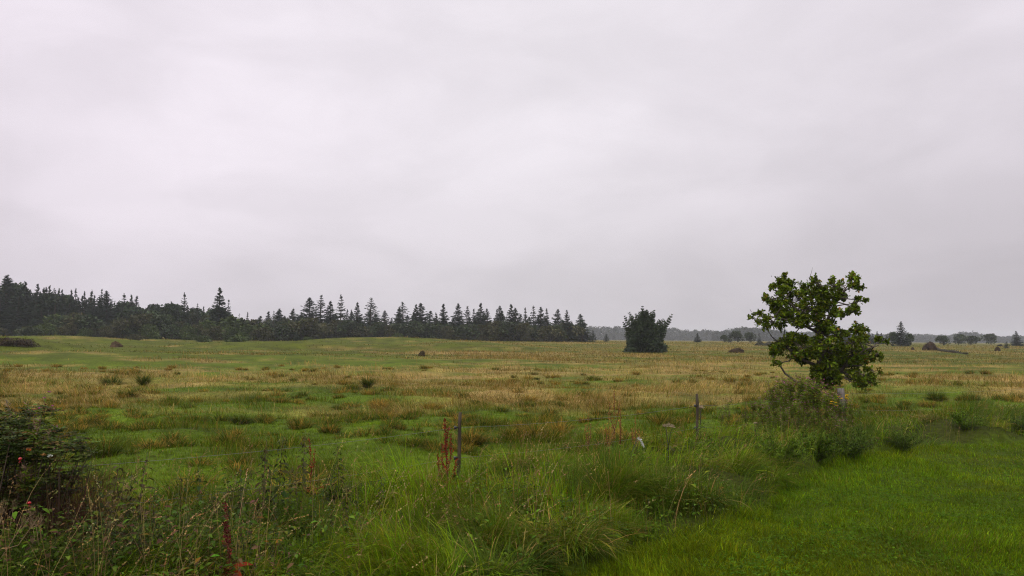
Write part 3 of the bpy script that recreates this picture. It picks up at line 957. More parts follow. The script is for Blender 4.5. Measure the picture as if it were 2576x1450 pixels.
# ================================================================== OAK BY THE FENCE
def oak():
    d = 16.0
    foot = on_ground(2046, d, .05)
    def wp(cx, cy, dy=0.0):
        return spot(1823.8 + cx * .2819, 660.3 + cy * .2819, d) * np.array([1, 1, 1]) - foot + np.array([0, dy, 0])
    k = .2819 / F_PX * d
    trunk = [wp(790, 1380), wp(800, 1230), wp(840, 1080), wp(830, 930), wp(870, 790), wp(860, 640), wp(800, 500), wp(770, 360), wp(770, 200)]
    trunk[0] = np.array([trunk[0][0], 0, 0.0])
    wood, lv = MB(), MB()
    wood.tube(trunk, np.linspace(.085, .010, len(trunk)), 9)
    second = [trunk[2], wp(960, 1000, -.25), wp(1040, 880, -.35), wp(1150, 780, -.45), wp(1290, 740, -.4)]
    third = [trunk[3], wp(690, 860, .2), wp(600, 760, .3), wp(500, 700, .35)]
    fourth = [trunk[5], wp(960, 470, .15), wp(1030, 350, .2), wp(1120, 230, .25), wp(1180, 150, .25)]
    fifth = [trunk[5], wp(740, 600, -.2), wp(600, 540, -.3), wp(430, 500, -.3), wp(330, 480, -.3)]
    sixth = [trunk[6], wp(660, 420, .1), wp(560, 330, .15), wp(480, 240, .2)]
    low = [trunk[1], wp(640, 1080, -.1), wp(520, 990, -.1), wp(470, 900, -.05), wp(420, 870, 0)]
    for b, r in ((second, .05), (third, .042), (fourth, .04), (fifth, .035), (sixth, .03), (low, .032)):
        wood.tube(b, np.linspace(r, .009, len(b)), 7)
    nodes = np.array([p for b in (trunk[3:], second, third, fourth, fifth, sixth, low) for i in range(len(b) - 1) for p in [b[i] * (1 - t) + b[i + 1] * t for t in (0, .33, .66)]])
    lobes = [(465, 175, 55, 40), (425, 225, 45, 18), (510, 260, 60, 40), (620, 140, 32, 52), (590, 185, 40, 30), (420, 340, 105, 42), (345, 325, 40, 28), (430, 410, 60, 42), (640, 260, 62, 66), (760, 210, 62, 62),
             (750, 330, 125, 95), (700, 430, 150, 75), (590, 540, 85, 60), (500, 460, 60, 40), (370, 535, 78, 58), (285, 470, 45, 20), (225, 497, 22, 12), (830, 182, 34, 16), (930, 215, 62, 55), (950, 310, 45, 42),
             (1075, 180, 66, 66), (1180, 120, 42, 34), (1205, 205, 44, 34), (1110, 280, 70, 40), (1230, 335, 34, 30), (1150, 395, 44, 45), (1080, 445, 50, 42), (1190, 340, 30, 16), (960, 470, 48, 48), (850, 420, 70, 60),
             (890, 550, 90, 50), (760, 520, 90, 55), (1110, 600, 75, 42), (1010, 640, 60, 40), (560, 690, 130, 46), (620, 770, 160, 82), (485, 800, 52, 46), (425, 895, 34, 22), (780, 720, 110, 60), (800, 790, 120, 60),
             (740, 850, 120, 40), (880, 640, 90, 60), (1010, 720, 110, 55), (1080, 810, 150, 80), (1255, 690, 66, 34), (1385, 700, 60, 24), (1310, 815, 74, 54), (1140, 890, 160, 46),
             (870, 930, 80, 62), (950, 880, 70, 50), (1140, 990, 105, 54), (880, 1010, 60, 50), (960, 1060, 80, 34), (1140, 1060, 90, 36), (790, 960, 70, 46), (820, 1040, 64, 44), (760, 1010, 50, 40), (850, 1090, 50, 30), (1230, 960, 52, 52), (1220, 1070, 20, 30), (640, 870, 60, 18), (1010, 950, 30, 20)]
    V, Fc = leaf_oak()
    for cx, cy, rx, ry in lobes:
        area = math.pi * rx * ry
        big = min(rx, ry) > 50
        for dep in ((-.45, .45) if big else (rng.normal(0, .28),)):
            dy = dep + rng.normal(0, .12) if not (cy > 900 and cx < 960) else -.4 + rng.normal(0, .08)
            c = wp(cx, cy, dy)
            near = nodes[np.argmin(np.linalg.norm(nodes - c, axis=1) + .6 * np.maximum(0, nodes[:, 2] - c[2]))]
            mid = (near + c) / 2 + rng.normal(0, .05, 3) + np.array([0, 0, -.04])
            wood.tube([near, mid, c], [.016, .011, .006], 5, cap=False)
            nt = max(3, int(area / (560 if big else 235)))
            dd = rdir(nt)
            q = max(3, nt // 4)
            hub = rdir(q)[rng.integers(q, size=nt)] * .85
            dd = hub + dd * .27
            tips = c + dd * np.array([rx * k, .9 * min(rx, ry) * k + .05, ry * k])
            for t in tips:
                st = c + (t - c) * rng.uniform(0, .25)
                wood.tube([st, (st + t) / 2 + rng.normal(0, .015, 3), t], [.006, .004, .002], 3, cap=False)
                nl = int(rng.integers(7, 13))
                ax = norm(t - c + np.array([0, 0, .12]))
                o = rdir(nl)
                A = norm(ax * .45 + o + np.array([0, 0, -.12]))
                cl = np.array([.086, .120, .006]) * math.exp(rng.normal(0, .2)) * (1.0 + .25 * (rng.uniform() < .25))
                cols = vary(cl, nl, .28, .10)
                cols = np.where((rng.uniform(0, 1, nl) < .018)[:, None], np.array([.30, .15, .03]), cols)
                lv.scatter(V, Fc, t - A * .01 + rng.normal(0, .02, (nl, 3)), frames(A, rng.normal(0, .55, (nl, 3)) + np.array([0, 0, 1.])), rng.uniform(.044, .082, nl), cols)
    # bare whips above the crown
    for a, b in (((755, 140), (782, 45)), ((415, 130), (412, 118)), ((235, 445), (222, 418)), ((1105, 110), (1110, 80)), ((1000, 190), (990, 170))):
        wood.tube([wp(*a), wp((a[0] + b[0]) / 2 + 2, (a[1] + b[1]) / 2), wp(*b)], [.006, .004, .002], 4)
    t = thing('oak_tree', 'small leafy green oak standing behind the pink flowers at the thick fence post', 'tree', foot)
    wood.build('trunk', M_BARK, t, smooth=True)
    lv.build('crown', M_OAK, t)


oak()


# ================================================================== WIRE FENCE
def fence():
    root = thing('wire_fence', 'wooden post fence with two thin wires along the meadow edge', 'fence', (0, 0, 0))
    posts = []
    for i, (x, y, r, top, m) in enumerate(((-4.1, 5.8, .022, .86, M_POST), (-.603, 9.0, .021, .85, M_POST), (2.93, 12.2, .022, .86, M_POST), (6.56, 15.4, .078, .77, M_GREY), (12, 17.6, .036, .86, M_POST))):
        z = gz(x, y)
        mb = MB()
        zz = np.linspace(z - .25, top, 9)
        ln = rng.normal(0, .012, 2)
        if i == 1: ln = np.array([.010, 0])
        ln = ln[0], ln[1]
        pts = np.stack([x + ln[0] * (zz - z), y + ln[1] * (zz - z), zz], 1) + rng.normal(0, .0022, (9, 3)) * np.array([1, 1, 0])
        rad = r * (1 + rng.normal(0, .035, 9)); rad[-1] *= .86
        mb.tube(pts, rad, 10, (.13, .11, .09))
        po = mb.build('post', m, root, smooth=False)
        mb = MB()
        for zi in (.675, .33):
            mb.tube([[x - r * .6, y - r * .6, zi], [x - r - .012, y - r - .010, zi], [x - r - .020, y - r - .016, zi]], [.010, .012, .018], 8)
            mb.tube([[x - r - .020, y - r - .016, zi - .018], [x - r - .022, y - r - .02, zi + .018]], [.016, .014], 8)
        mb.build('insulator', M_INSUL, po)
        posts.append((x - r - .02, y - r - .018))
    for zi in (.675, .33):
        mb = MB()
        for (x0, y0), (x1, y1) in zip(posts[:-1], posts[1:]):
            t = np.linspace(0, 1, 14)
            sag = -.05 * 4 * t * (1 - t)
            mb.tube(np.stack([x0 + (x1 - x0) * t, y0 + (y1 - y0) * t, zi + sag], 1), .0016, 5, (.2, .2, .2))
        mb.build('wire', M_WIRE, root)


fence()

# ================================================================== PLANTS OF THE VERGE
LP, LPF = leaf_plain(.42)
LN, LNF = leaf_plain(.18, .05, .25)
LR, LRF = leaf_plain(.62, .14, .1)
CARD, CARDF = leaf_card(.8)


class Plant:
    def __init__(self, name, cat, parts, h):
        self.name, self.cat, self.parts, self.h, self.root = name, cat, parts, h, None

    def place(self, label, px, py_top, dist, group=None, rot=None, h=None, tilt=0, wide=1.0):
        p = on_ground(px, dist, .01)
        hh = h or max(.15, spot(px, py_top, dist)[2] - p[2])
        s = hh / self.h
        s = (s * wide, s * wide, s)
        rot = rng.uniform(0, 6.28) if rot is None else rot
        if self.root is None:
            self.root = thing(self.name, label, self.cat, p, rot, s, group)
            for n, mb, m in self.parts:
                mb.build(n, m, self.root)
            o = self.root
        else:
            o = dup(self.root, label, p, rot, s, group)
        if tilt:
            o.rotation_euler = (0, tilt, rot)
        return o


def dock(branches, dens=1.0, red=(.20, .026, .012)):
    st, lf, spikes = MB(), MB(), []
    for b in branches:
        b = np.array(b, float)
        tt = np.linspace(0, 1, 9)
        u = np.linspace(0, 1, len(b))
        pts = np.stack([np.interp(tt, u, b[:, i]) for i in range(3)], 1)
        st.tube(pts, np.linspace(.006, .002, 9), 5, (.11, .03, .02))
        n = int(120 * dens * np.linalg.norm(b[-1] - b[0]) / .5)
        t = rng.uniform(.28, 1, n)
        whorl = .6 + .4 * np.sin(t * 55) ** 2
        P = np.stack([np.interp(t, tt, pts[:, i]) for i in range(3)], 1)
        o = rdir(n)
        rad = .028 * (1 - .5 * t) * whorl * rng.uniform(.2, 1, n)
        P = P + o * rad[:, None]
        A = norm(o + np.array([0, 0, .9]))
        sd = MB(); sd.scatter(CARD, CARDF, P, frames(A, rdir(n)), rng.uniform(.011, .022, n), vary(red, n, .35, .12))
        spikes.append(('seed_spike', sd, M_SEED))
    n = 9
    a = rng.uniform(0, 6.28, n)
    A = np.stack([np.cos(a), np.sin(a), rng.uniform(.0, .6, n)], 1)
    lf.scatter(LP, LPF, np.zeros((n, 3)) + np.array([0, 0, .06]), frames(A, np.array([0, 0, 1.]) + rng.normal(0, .3, (n, 3))), rng.uniform(.14, .26, n), vary((.22, .045, .012), n, .4, .2))
    return [('stem', st, M_STEM)] + spikes + ([('leaves', lf, M_LEAF)] if dens > .6 else [])


dock_big = Plant('dock_plant', 'plant', dock([[(0, 0, 0), (-.02, 0, .35), (-.05, 0, .80)], [(-.01, 0, .22), (.03, .02, .4), (.02, .02, .62)], [(0, 0, .15), (-.07, -.02, .3), (-.07, -.02, .52)],
                                             [(-.01, 0, .06), (-.10, 0, .2), (-.13, 0, .40)], [(.01, 0, .05), (.06, -.03, .18), (.10, -.04, .36)], [(-.02, 0, .3), (-.04, .02, .48), (0.0, .03, .70)]], 1.5), .80)
dock_big.place('dark rust red dock with five seed spikes growing beside the fence post', 1132, 1054, 8.35, rot=0)
dock_thin = Plant('dock_plant', 'plant', dock([[(0, 0, 0), (.01, 0, .4), (-.03, 0, .80)], [(0, 0, .3), (.04, 0, .45), (.05, 0, .66)]], 1.0), .8)
dock_thin.place('thin red dock spike standing among the nettles left of the fence post', 789, 1104, 7.9, rot=0)
dock_near = Plant('dock_plant', 'plant', dock([[(.03, 0, 0), (.01, 0, .3), (-.03, 0, .62)], [(.02, 0, .2), (-.02, 0, .34), (-.035, 0, .48)]], 1.3, (.12, .016, .014)), .62)
dock_near.place('deep crimson dock spike rising from the lower edge of the photo', 588, 1268, 4.85, rot=0)
dock_pale = Plant('dock_plant', 'plant', dock([[(0, 0, 0), (0, 0, .4), (.01, 0, .85)], [(0, 0, .3), (.05, 0, .5), (.07, 0, .68)], [(0, 0, .35), (-.05, 0, .5), (-.06, 0, .7)]], .55, (.26, .11, .03)), .85)
for px, top, d, lab in ((1544, 985, 12.4, 'tallest pale brown dock stalk standing before the straw coloured grass'),
                        (1532, 1040, 9.9, 'orange brown dock stalk at the left of a small cluster in the verge'),
                        (1560, 1032, 10.2, 'orange brown dock stalk in the middle of a small cluster in the verge'),
                        (1598, 1052, 9.8, 'orange brown dock stalk at the right of a small cluster in the verge'),
                        (1480, 1045, 11.5, 'faint thin yellowish dock stalk in the grass left of the orange cluster'),
                        (2387, 1018, 14.5, 'dark thin dock stalk in the verge right of the oak'),
                        (2515, 1016, 15.0, 'thin brown dock stalk in the verge near the right edge of the photo')):
    dock_pale.place(lab, px, top, d)
st, lf = MB(), MB()
for k in range(7):
    a = (k - 3) * .42 + 1.57
    A = np.array([[math.cos(a) * .9, -.3, rng.uniform(.1, .5)]])
    st.tube([[0, 0, 0], [math.cos(a) * .05, 0, .12]], [.004, .003], 4, (.2, .04, .02))
    lf.scatter(LP, LPF, [[math.cos(a) * .05, 0, .12]], frames(A, np.array([[0, .5, 1.]])), [rng.uniform(.10, .17)], vary((.32, .055, .012), 1))
Plant('red_leaf_plant', 'plant', [('stem', st, M_STEM), ('leaves', lf, M_LEAF)], .2).place('low plant with bright orange red leaves at the foot of the fence post', 1160, 1172, 8.2, h=.17, rot=0)


def nettle(seed, h=.9, col=(.040, .060, .012)):
    global rng
    keep, rng = rng, np.random.default_rng(seed)
    st, lf = MB(), MB()
    bend = rng.normal(0, .06, 2)
    ax = lambda t: np.array([bend[0] * t * t, bend[1] * t * t, h * t])
    st.tube([ax(t) for t in np.linspace(0, 1, 8)], np.linspace(.0042, .0018, 8), 5, (.055, .045, .025))
    n = 17
    for i in range(n):
        t = .12 + .88 * i / n
        a0 = i * 1.57 + rng.uniform(-.2, .2)
        for s in (0, math.pi):
            a = a0 + s
            L = .125 * (1.15 - .68 * t) * rng.uniform(.7, 1.2)
            A = np.array([[math.cos(a), math.sin(a), rng.uniform(-.75, .1)]])
            lf.scatter(LP, LPF, [ax(t) + A[0] * .018], frames(A, np.array([[0, 0, 1.]]) + rng.normal(0, .25, (1, 3))), [L], vary(col, 1, .3, .12))
        if t > .45:                                # hanging tassels of seed
            m = 5
            P = ax(t) + rng.normal(0, .018, (m, 3)) + np.array([0, 0, -.02])
            lf.scatter(CARD, CARDF, P, frames(np.array([[0, 0, -1.]] * m) + rng.normal(0, .3, (m, 3)), rdir(m)), rng.uniform(.012, .03, m), vary((.065, .055, .025), m, .3))
    rng = keep
    return [('stem', st, M_STEM), ('leaves', lf, M_LEAF)]


nettles = [Plant('nettle', 'nettle', nettle(s), .9) for s in (1, 2, 3, 4)] + [Plant('nettle', 'nettle', nettle(s, .9, (.052, .044, .014)), .9) for s in (5, 6)]
NET = [(245, 1236, 5.6), (290, 1165, 5.7), (302, 1215, 5.5), (318, 1262, 5.3), (336, 1195, 5.9), (362, 1150, 6.2), (604, 1196, 6.1), (620, 1180, 6.3), (585, 1220, 5.9), (671, 1118, 6.6), (711, 1106, 6.8),
       (703, 1150, 6.6), (733, 1186, 6.4), (650, 1215, 6.1), (770, 1090, 7.6), (760, 1180, 6.7), (822, 1175, 6.9), (860, 1120, 7.7), (870, 1215, 6.6), (905, 1250, 6.3), (842, 1262, 6.0), (1015, 1285, 6.2),
       (880, 1290, 5.8), (700, 1275, 5.6), (560, 1250, 5.6), (520, 1180, 6.3), (1110, 1330, 5.9), (960, 1205, 6.9), (190, 1262, 5.4), (215, 1290, 5.2), (268, 1205, 5.7), (280, 1280, 5.2), (350, 1290, 5.1), (262, 1330, 4.9),
       (305, 1330, 4.9), (400, 1225, 5.8), (425, 1300, 5.2), (470, 1200, 6.1), (160, 1320, 5.0), (380, 1345, 4.9), (545, 1320, 5.1), (640, 1300, 5.3), (795, 1240, 6.1)]
for k, (px, top, d) in enumerate(sorted(NET)):
    nettles[k * 5 % 6].place(f'dark leafy nettle stalk, {ordinal(k + 1)} from the left among the nettles of the verge', px, top - 8, d, 'nettle stalks in the verge')


def willowherb(seed, h=1.3, pink=True):
    global rng
    keep, rng = rng, np.random.default_rng(seed)
    st, lf, fl = MB(), MB(), MB()
    b = rng.normal(0, .08, 2)
    ax = lambda t: np.array([b[0] * t * t, b[1] * t * t, h * t])
    st.tube([ax(t) for t in np.linspace(0, 1, 7)], np.linspace(.006, .002, 7), 5, (.085, .05, .03))
    twigs = [(ax, 0, 1.0)]
    for q in range(6):
        t0 = rng.uniform(.45, .8); a = rng.uniform(0, 6.28); l = rng.uniform(.15, .32)
        p0 = ax(t0); p1 = p0 + np.array([math.cos(a) * l * .5, math.sin(a) * l * .5, l])
        st.tube([p0, p1], [.003, .0015], 4, (.085, .05, .03))
        twigs.append((lambda t, p0=p0, p1=p1: p0 * (1 - t) + p1 * t, 0, l / h + .15))
    for f, _, w in twigs:
        n = int(95 * w)
        t = rng.uniform(.08, .98, n)
        P = np.array([f(q) for q in t])
        a = rng.uniform(0, 6.28, n)
        A = np.stack([np.cos(a), np.sin(a), rng.uniform(-.3, .8, n)], 1)
        c = np.where((rng.uniform(0, 1, n) < .08)[:, None], np.array([.13, .045, .02]), vary((.105, .150, .010), n, .3, .12))
        lf.scatter(LN, LNF, P, frames(A, np.array([0, 0, 1.]) + rng.normal(0, .4, (n, 3))), rng.uniform(.07, .13, n) * (1.1 - .4 * t), c)
        if pink:
            m = int(rng.integers(1, 4))
            P = np.array([f(q) for q in rng.uniform(.86, 1.02, m)]) + rng.normal(0, .02, (m, 3))
            for p in P:
                A = rdir(4, -.2, .6)
                fl.scatter(CARD, CARDF, np.repeat(p[None], 4, 0), frames(A, rdir(4)), .017, vary((.42, .10, .30), 4, .2, .1))
        else:
            m = 16
            P = np.array([f(q) for q in rng.uniform(.6, 1.02, m)])
            A = rdir(m, .1, 1)
            fl.scatter(LN, LNF, P, frames(A, rdir(m)), .06, vary((.20, .15, .09), m, .2, .1))
    rng = keep
    return [('stem', st, M_STEM), ('leaves', lf, M_LEAF), ('petals', fl, M_LEAF)]


herbs = [Plant('willowherb', 'wildflower', willowherb(s), 1.3) for s in (11, 12, 13, 14, 15)] + [Plant('willowherb', 'wildflower', willowherb(16, 1.3, False), 1.3)]
WH = 'leafy green willowherb with small pink flowers growing in the clump before the oak'
for k in range(64):
    px = 1893 + 240 * (k + rng.uniform(0, 1)) / 64
    topline = np.interp(px, [1895, 1930, 1960, 1990, 2030, 2070, 2100, 2130], [1010, 980, 952, 942, 946, 966, 985, 1010])
    herbs[int(rng.integers(5))].place(WH, px, topline - 8 + abs(rng.normal(0, 32)), rng.uniform(12.4, 15.0), 'willowherb clump before the oak')
for k in range(46):
    px = rng.uniform(1885, 2165)
    herbs[int(rng.integers(5))].place(WH, px, rng.uniform(1005, 1066) + (18 if px > 2080 else 0), rng.uniform(11.0, 13.0), 'willowherb clump before the oak')
for k in range(14):
    herbs[int(rng.integers(5))].place(WH, rng.uniform(2070, 2165), rng.uniform(998, 1024), rng.uniform(13.2, 14.6), 'willowherb clump before the oak')
for k, (px, top, lab) in enumerate(((1960, 952, 'faded fluffy willowherb at the left top of the pink flower clump'), (2012, 940, 'tall brown seeding willowherb against the lower oak branches'), (2030, 955, 'brown seeding willowherb between the oak branches and the thick fence post'))):
    herbs[5].place(lab, px, top, 14.4)
herbs[0].place('lone purple flowered willowherb rising behind the rose bush', 128, 996, 6.6)
herbs[5].place('yellowed seeding willowherb in front of the rose bush', 92, 1050, 5.6)
herbs[5].place('grey seeding willowherb close behind the rose bush near the edge of the photo', 58, 1012, 6.4)
DT = Plant('mugwort', 'plant', willowherb(33, 1.3, False), 1.3)
for px, top, d, lab in ((1832, 1000, 12.3, 'dark bushy mugwort stalk between the second fence post and the pink flower clump'), (1850, 1035, 11.9, 'shorter dark mugwort stalk at the foot of the bushy one'), (1872, 1010, 12.8, 'thin brown mugwort stalk left of the pink flower clump'), (1915, 1000, 12.4, 'dark mugwort stalk at the left edge of the pink flower clump'),
                        (1812, 1022, 12.0, 'thin mugwort stalk just right of the second fence post')):
    DT.place(lab, px, top, d)

# yellow ragwort heads
st, fl = MB(), MB()
for k in range(6):
    a = rng.uniform(0, 6.28); q = np.array([math.cos(a) * .06, math.sin(a) * .06, .6 + rng.uniform(-.03, .03)])
    st.tube([[0, 0, 0], [0, 0, .4], q], [.004, .003, .002], 4, (.05, .07, .02))
    A = rdir(10, -.1, .5); fl.scatter(CARD, CARDF, np.repeat(q[None], 10, 0), frames(A, np.array([0, 0, 1.]) + rng.normal(0, .3, (10, 3))), .028, vary((.55, .36, .01), 10, .15, .05))
rag = Plant('ragwort', 'wildflower', [('stem', st, M_STEM), ('flower_heads', fl, M_LEAF)], .62)
rag.place('yellow ragwort head beside the thick grey fence post', 2118, 996, 13.2)
rag.place('yellow ragwort head lower down in front of the thick grey fence post', 2088, 1012, 12.6)

# cream thistle heads on dark stalks
st, lf, heads = MB(), MB(), []
st.tube([[0, 0, 0], [.01, 0, .25], [-.02, 0, .5]], [.006, .005, .004], 5, (.04, .035, .02))
st.tube([[.01, 0, .3], [.03, .01, .42], [.05, 0, .49]], [.004, .003, .003], 5, (.04, .035, .02))
for q in ((-.02, 0, .5), (.05, 0, .49), (.02, .01, .5)):
    fl = MB(); heads.append(('seed_head', fl, M_LEAF))
    A = rdir(40, .0, 1); fl.scatter(LN, LNF, np.repeat(np.array([q]), 40, 0), frames(A, rdir(40)), rng.uniform(.02, .045, 40), vary((.36, .29, .19), 40, .15, .05))
A = rdir(14, -.2, .6); lf.scatter(LN, LNF, np.stack([np.zeros(14), np.zeros(14), rng.uniform(.05, .42, 14)], 1), frames(A, np.array([0, 0, 1.]) + rng.normal(0, .3, (14, 3))), .1, vary((.045, .06, .025), 14))
th = Plant('thistle', 'thistle', [('stem', st, M_STEM), ('leaves', lf, M_LEAF)] + heads, .53)
th.place('cream headed thistle on a dark stalk left of the second fence post', 1678, 1066, 9.9, rot=0)
th.place('small pale thistle head just right of the second fence post', 1760, 1020, 12.6, rot=1)
th.place('white fluffed thistle low in the grass at the left of the pink flower clump', 1898, 1062, 11.5, rot=2)

# white arched tuft of fluff
mb = MB()
n = 160
t = rng.uniform(0, 1, n)
P = np.stack([-.055 + .035 * t, np.zeros(n), .30 - .042 * t ** 2], 1) + rng.normal(0, .003, (n, 3))
A = np.stack([np.ones(n), np.zeros(n), -2 * t], 1) + rng.normal(0, .5, (n, 3))
mb.scatter(LN, LNF, P, frames(A, rdir(n)), rng.uniform(.008, .014, n), vary((.62, .62, .60), n, .1, .02))
st = MB(); st.tube([[-.10, .02, 0], [-.09, .01, .2], [-.055, 0, .30]], [.004, .003, .003], 4, (.06, .07, .03))
Plant('cotton_grass', 'plant', [('stem', st, M_STEM), ('seed_head', mb, M_LEAF)], .31).place('white arched fluffy seed plume leaning in the verge grass', 1626, 1099, 8.6, rot=0)


# rose bush at the left edge
def rose():
    d = 5.65
    foot = on_ground(20, d)
    wpx = lambda px, py, dy=0: spot(px, py, d) - foot + np.array([0, dy, 0])
    st, lf, hp, dead = MB(), MB(), MB(), MB()
    lobes = [(5, 1085, 40, 36), (-50, 1075, 60, 50), (40, 1110, 60, 45), (95, 1118, 42, 22), (140, 1128, 30, 20), (110, 1150, 40, 18), (162, 1158, 14, 18), (70, 1150, 45, 22), (30, 1040, 26, 22), (75, 1095, 18, 14), (0, 1150, 50, 45), (-70, 1150, 60, 60),
             (15, 1210, 30, 22), (150, 1200, 14, 18), (125, 1225, 28, 22), (90, 1215, 30, 20), (-60, 1240, 60, 50), (30, 1255, 40, 25), (100, 1260, 40, 20), (0, 1310, 50, 36), (55, 1335, 40, 28), (-50, 1330, 60, 50), (20, 1385, 50, 34), (95, 1320, 26, 22), (10, 1350, 55, 40), (70, 1390, 50, 34), (130, 1370, 36, 28), (-30, 1400, 60, 40), (110, 1420, 50, 26)]
    k = d / F_PX
    for cx, cy, rx, ry in lobes:
        rx, ry = rx * .82, ry * .85
        for dep in (-.1, .2, .45):
            c = wpx(cx - 12, cy + 6, dep + rng.normal(0, .06))
            b = np.array([c[0] * .6 + rng.normal(0, .1), c[1] * .5, 0])
            st.tube([b, (b + c) / 2 + rng.normal(0, .04, 3), c], [.007, .005, .003], 5, (.06, .04, .025))
            nl = int(rx * ry / 52) + 4
            dd = rdir(nl)
            tips = c + dd * (rng.uniform(0, 1, nl) ** .4)[:, None] * np.array([rx * k, rx * k * .8, ry * k])
            for t in tips:
                a = rng.uniform(0, 6.28); ax = np.array([math.cos(a), math.sin(a), rng.uniform(-.3, .4)])
                sd = np.array([-ax[1], ax[0], 0])
                base = vary((.052, .076, .014) if rng.uniform() > .14 else (.10, .065, .02), 1, .35, .08)[0]
                q = [(t + ax * .022 * j + s * sd * .004, ax * .5 + s * sd) for j in range(3) for s in (1, -1)] + [(t + ax * .066, ax)]
                A = np.array([z[1] for z in q]); P = np.array([z[0] for z in q])
                lf.scatter(LR, LRF, P, frames(A, np.array([0, 0, 1.]) + rng.normal(0, .25, (7, 3))), rng.uniform(.03, .042, 7), vary(base, 7, .1, .03))
    root = thing('rose_bush', 'dark green rose bush with red hips and brown thicket beneath it', 'bush', foot)
    st.build('stems', M_STEM, root); lf.build('foliage', M_LEAF, root)
    for px, py in ((128, 1136), (30, 1090), (150, 1240), (70, 1180)):
        c = wpx(px, py, -.35)
        mb = MB()
        a = np.linspace(0, math.pi, 9)
        mb.tube(np.stack([np.zeros(9) + c[0], np.zeros(9) + c[1], c[2] - .010 * np.cos(a)], 1), .011 * np.sin(a) + .001, 10)
        for j in range(5):
            mb.tube([c + np.array([0, 0, -.012]), c + np.array([.012 * math.cos(j * 1.26), .012 * math.sin(j * 1.26), -.03])], [.002, .0006], 3)
        mb.build('rose_hip', M_HIP, root, smooth=True)
    mb = MB()
    for (px, py), cc in (((137, 1118), (.28, .08, .02)), ((172, 1128), (.32, .16, .05)), ((188, 1132), (.45, .45, .40))):
        c = wpx(px, py, -.3)
        A = rdir(9, -.3, .7); mb.scatter(LR, LRF, np.repeat(c[None], 9, 0), frames(A, rdir(9)), .019, vary(cc, 9, .15, .05))
    mb.build('faded_flower', M_LEAF, root)
    n = 4200                                        # brown thicket of dead stems below the leaves
    P = np.stack([rng.uniform(-1.1, .55, n), rng.normal(.28, .25, n), np.zeros(n)], 1)
    blades(dead, P, rng.uniform(0, 6.28, n), rng.uniform(.25, .85, n), .0045, rng.uniform(0, .6, n), rng.normal(.4, .6, n), vary((.095, .052, .028), n, .35, .12), 4)
    dead.build('dead_stems', M_DRY, root)


rose()


# dry hogweed / cow parsley stalks at the lower left
def umbel(paths, rays):
    st, heads = MB(), []
    for p in paths:
        hd = MB(); heads.append(('umbel', hd, M_STEM))
        p = np.array(p, float)
        st.tube(p, np.linspace(.0038, .002, len(p)), 5, (.22, .155, .075))
        tip, ax = p[-1], norm(p[-1] - p[-2])
        for k in range(rays):
            e = tip + (ax + rdir(1)[0] * .55) * rng.uniform(.05, .09)
            hd.tube([tip, (tip + e) / 2 + ax * .006, e], [.0016, .0012, .0009], 4, (.22, .15, .08), cap=False)
            for j in range(4):
                hd.tube([e, e + (ax + rdir(1)[0] * .8) * .018], [.0009, .0007], 3, (.20, .14, .07), cap=False)
    return [('stem', st, M_STEM)] + heads


u1 = Plant('dry_umbel', 'plant', umbel([[(0, 0, 0), (.02, 0, .25), (.06, 0, .52)], [(.02, 0, .12), (.12, 0, .28), (.22, 0, .45)], [(.02, 0, .25), (-.02, .02, .36), (-.05, .03, .5)], [(.12, 0, .28), (.19, .02, .30), (.27, .02, .42)]], 11), .52)
u1.place('bleached dry umbel stalk branching in the lower corner of the photo', 6, 1300, 4.75, rot=0)
u1.place('brown dry umbel stalk among dark leaves right of the bleached one', 128, 1320, 5.0, rot=2.4)
u1.place('thin dry umbel stalk behind the bleached one beneath the rose bush', 40, 1290, 5.2, rot=1.2)


# low dark shrubs in the verge
def shrub(seed, col, wide=.5, tall=.5, leafL=.05, n=1500):
    global rng
    keep, rng = rng, np.random.default_rng(seed)
    st, lf = MB(), MB()
    for k in range(26):
        a = rng.uniform(0, 6.28); r = wide * rng.uniform(.2, 1) ** .6
        e = np.array([r * math.cos(a), r * math.sin(a) * .8, tall * math.sqrt(max(.05, 1 - (r / wide) ** 2 * .8)) * rng.uniform(.8, 1.1)])
        m = e * .5 + np.array([0, 0, .08])
        st.tube([[0, 0, 0], m, e], [.006, .004, .002], 4, (.06, .045, .03), cap=False)
        q = n // 26
        t = rng.uniform(.12, 1.02, q)[:, None]
        P = (1 - t) ** 2 * 0 + 2 * t * (1 - t) * m + t ** 2 * e + rng.normal(0, .03, (q, 3))
        P[:, 2] = np.maximum(P[:, 2], .02)
        A = norm(rdir(q, -.2, 1) + e / wide * .6)
        lf.scatter(LP, LPF, P, frames(A, rng.normal(0, .4, (q, 3)) + np.array([0, 0, 1.])), leafL * rng.uniform(.7, 1.3, q), vary(col, q, .3, .08))
    rng = keep
    return [('stems', st, M_STEM), ('foliage', lf, M_LEAF)]


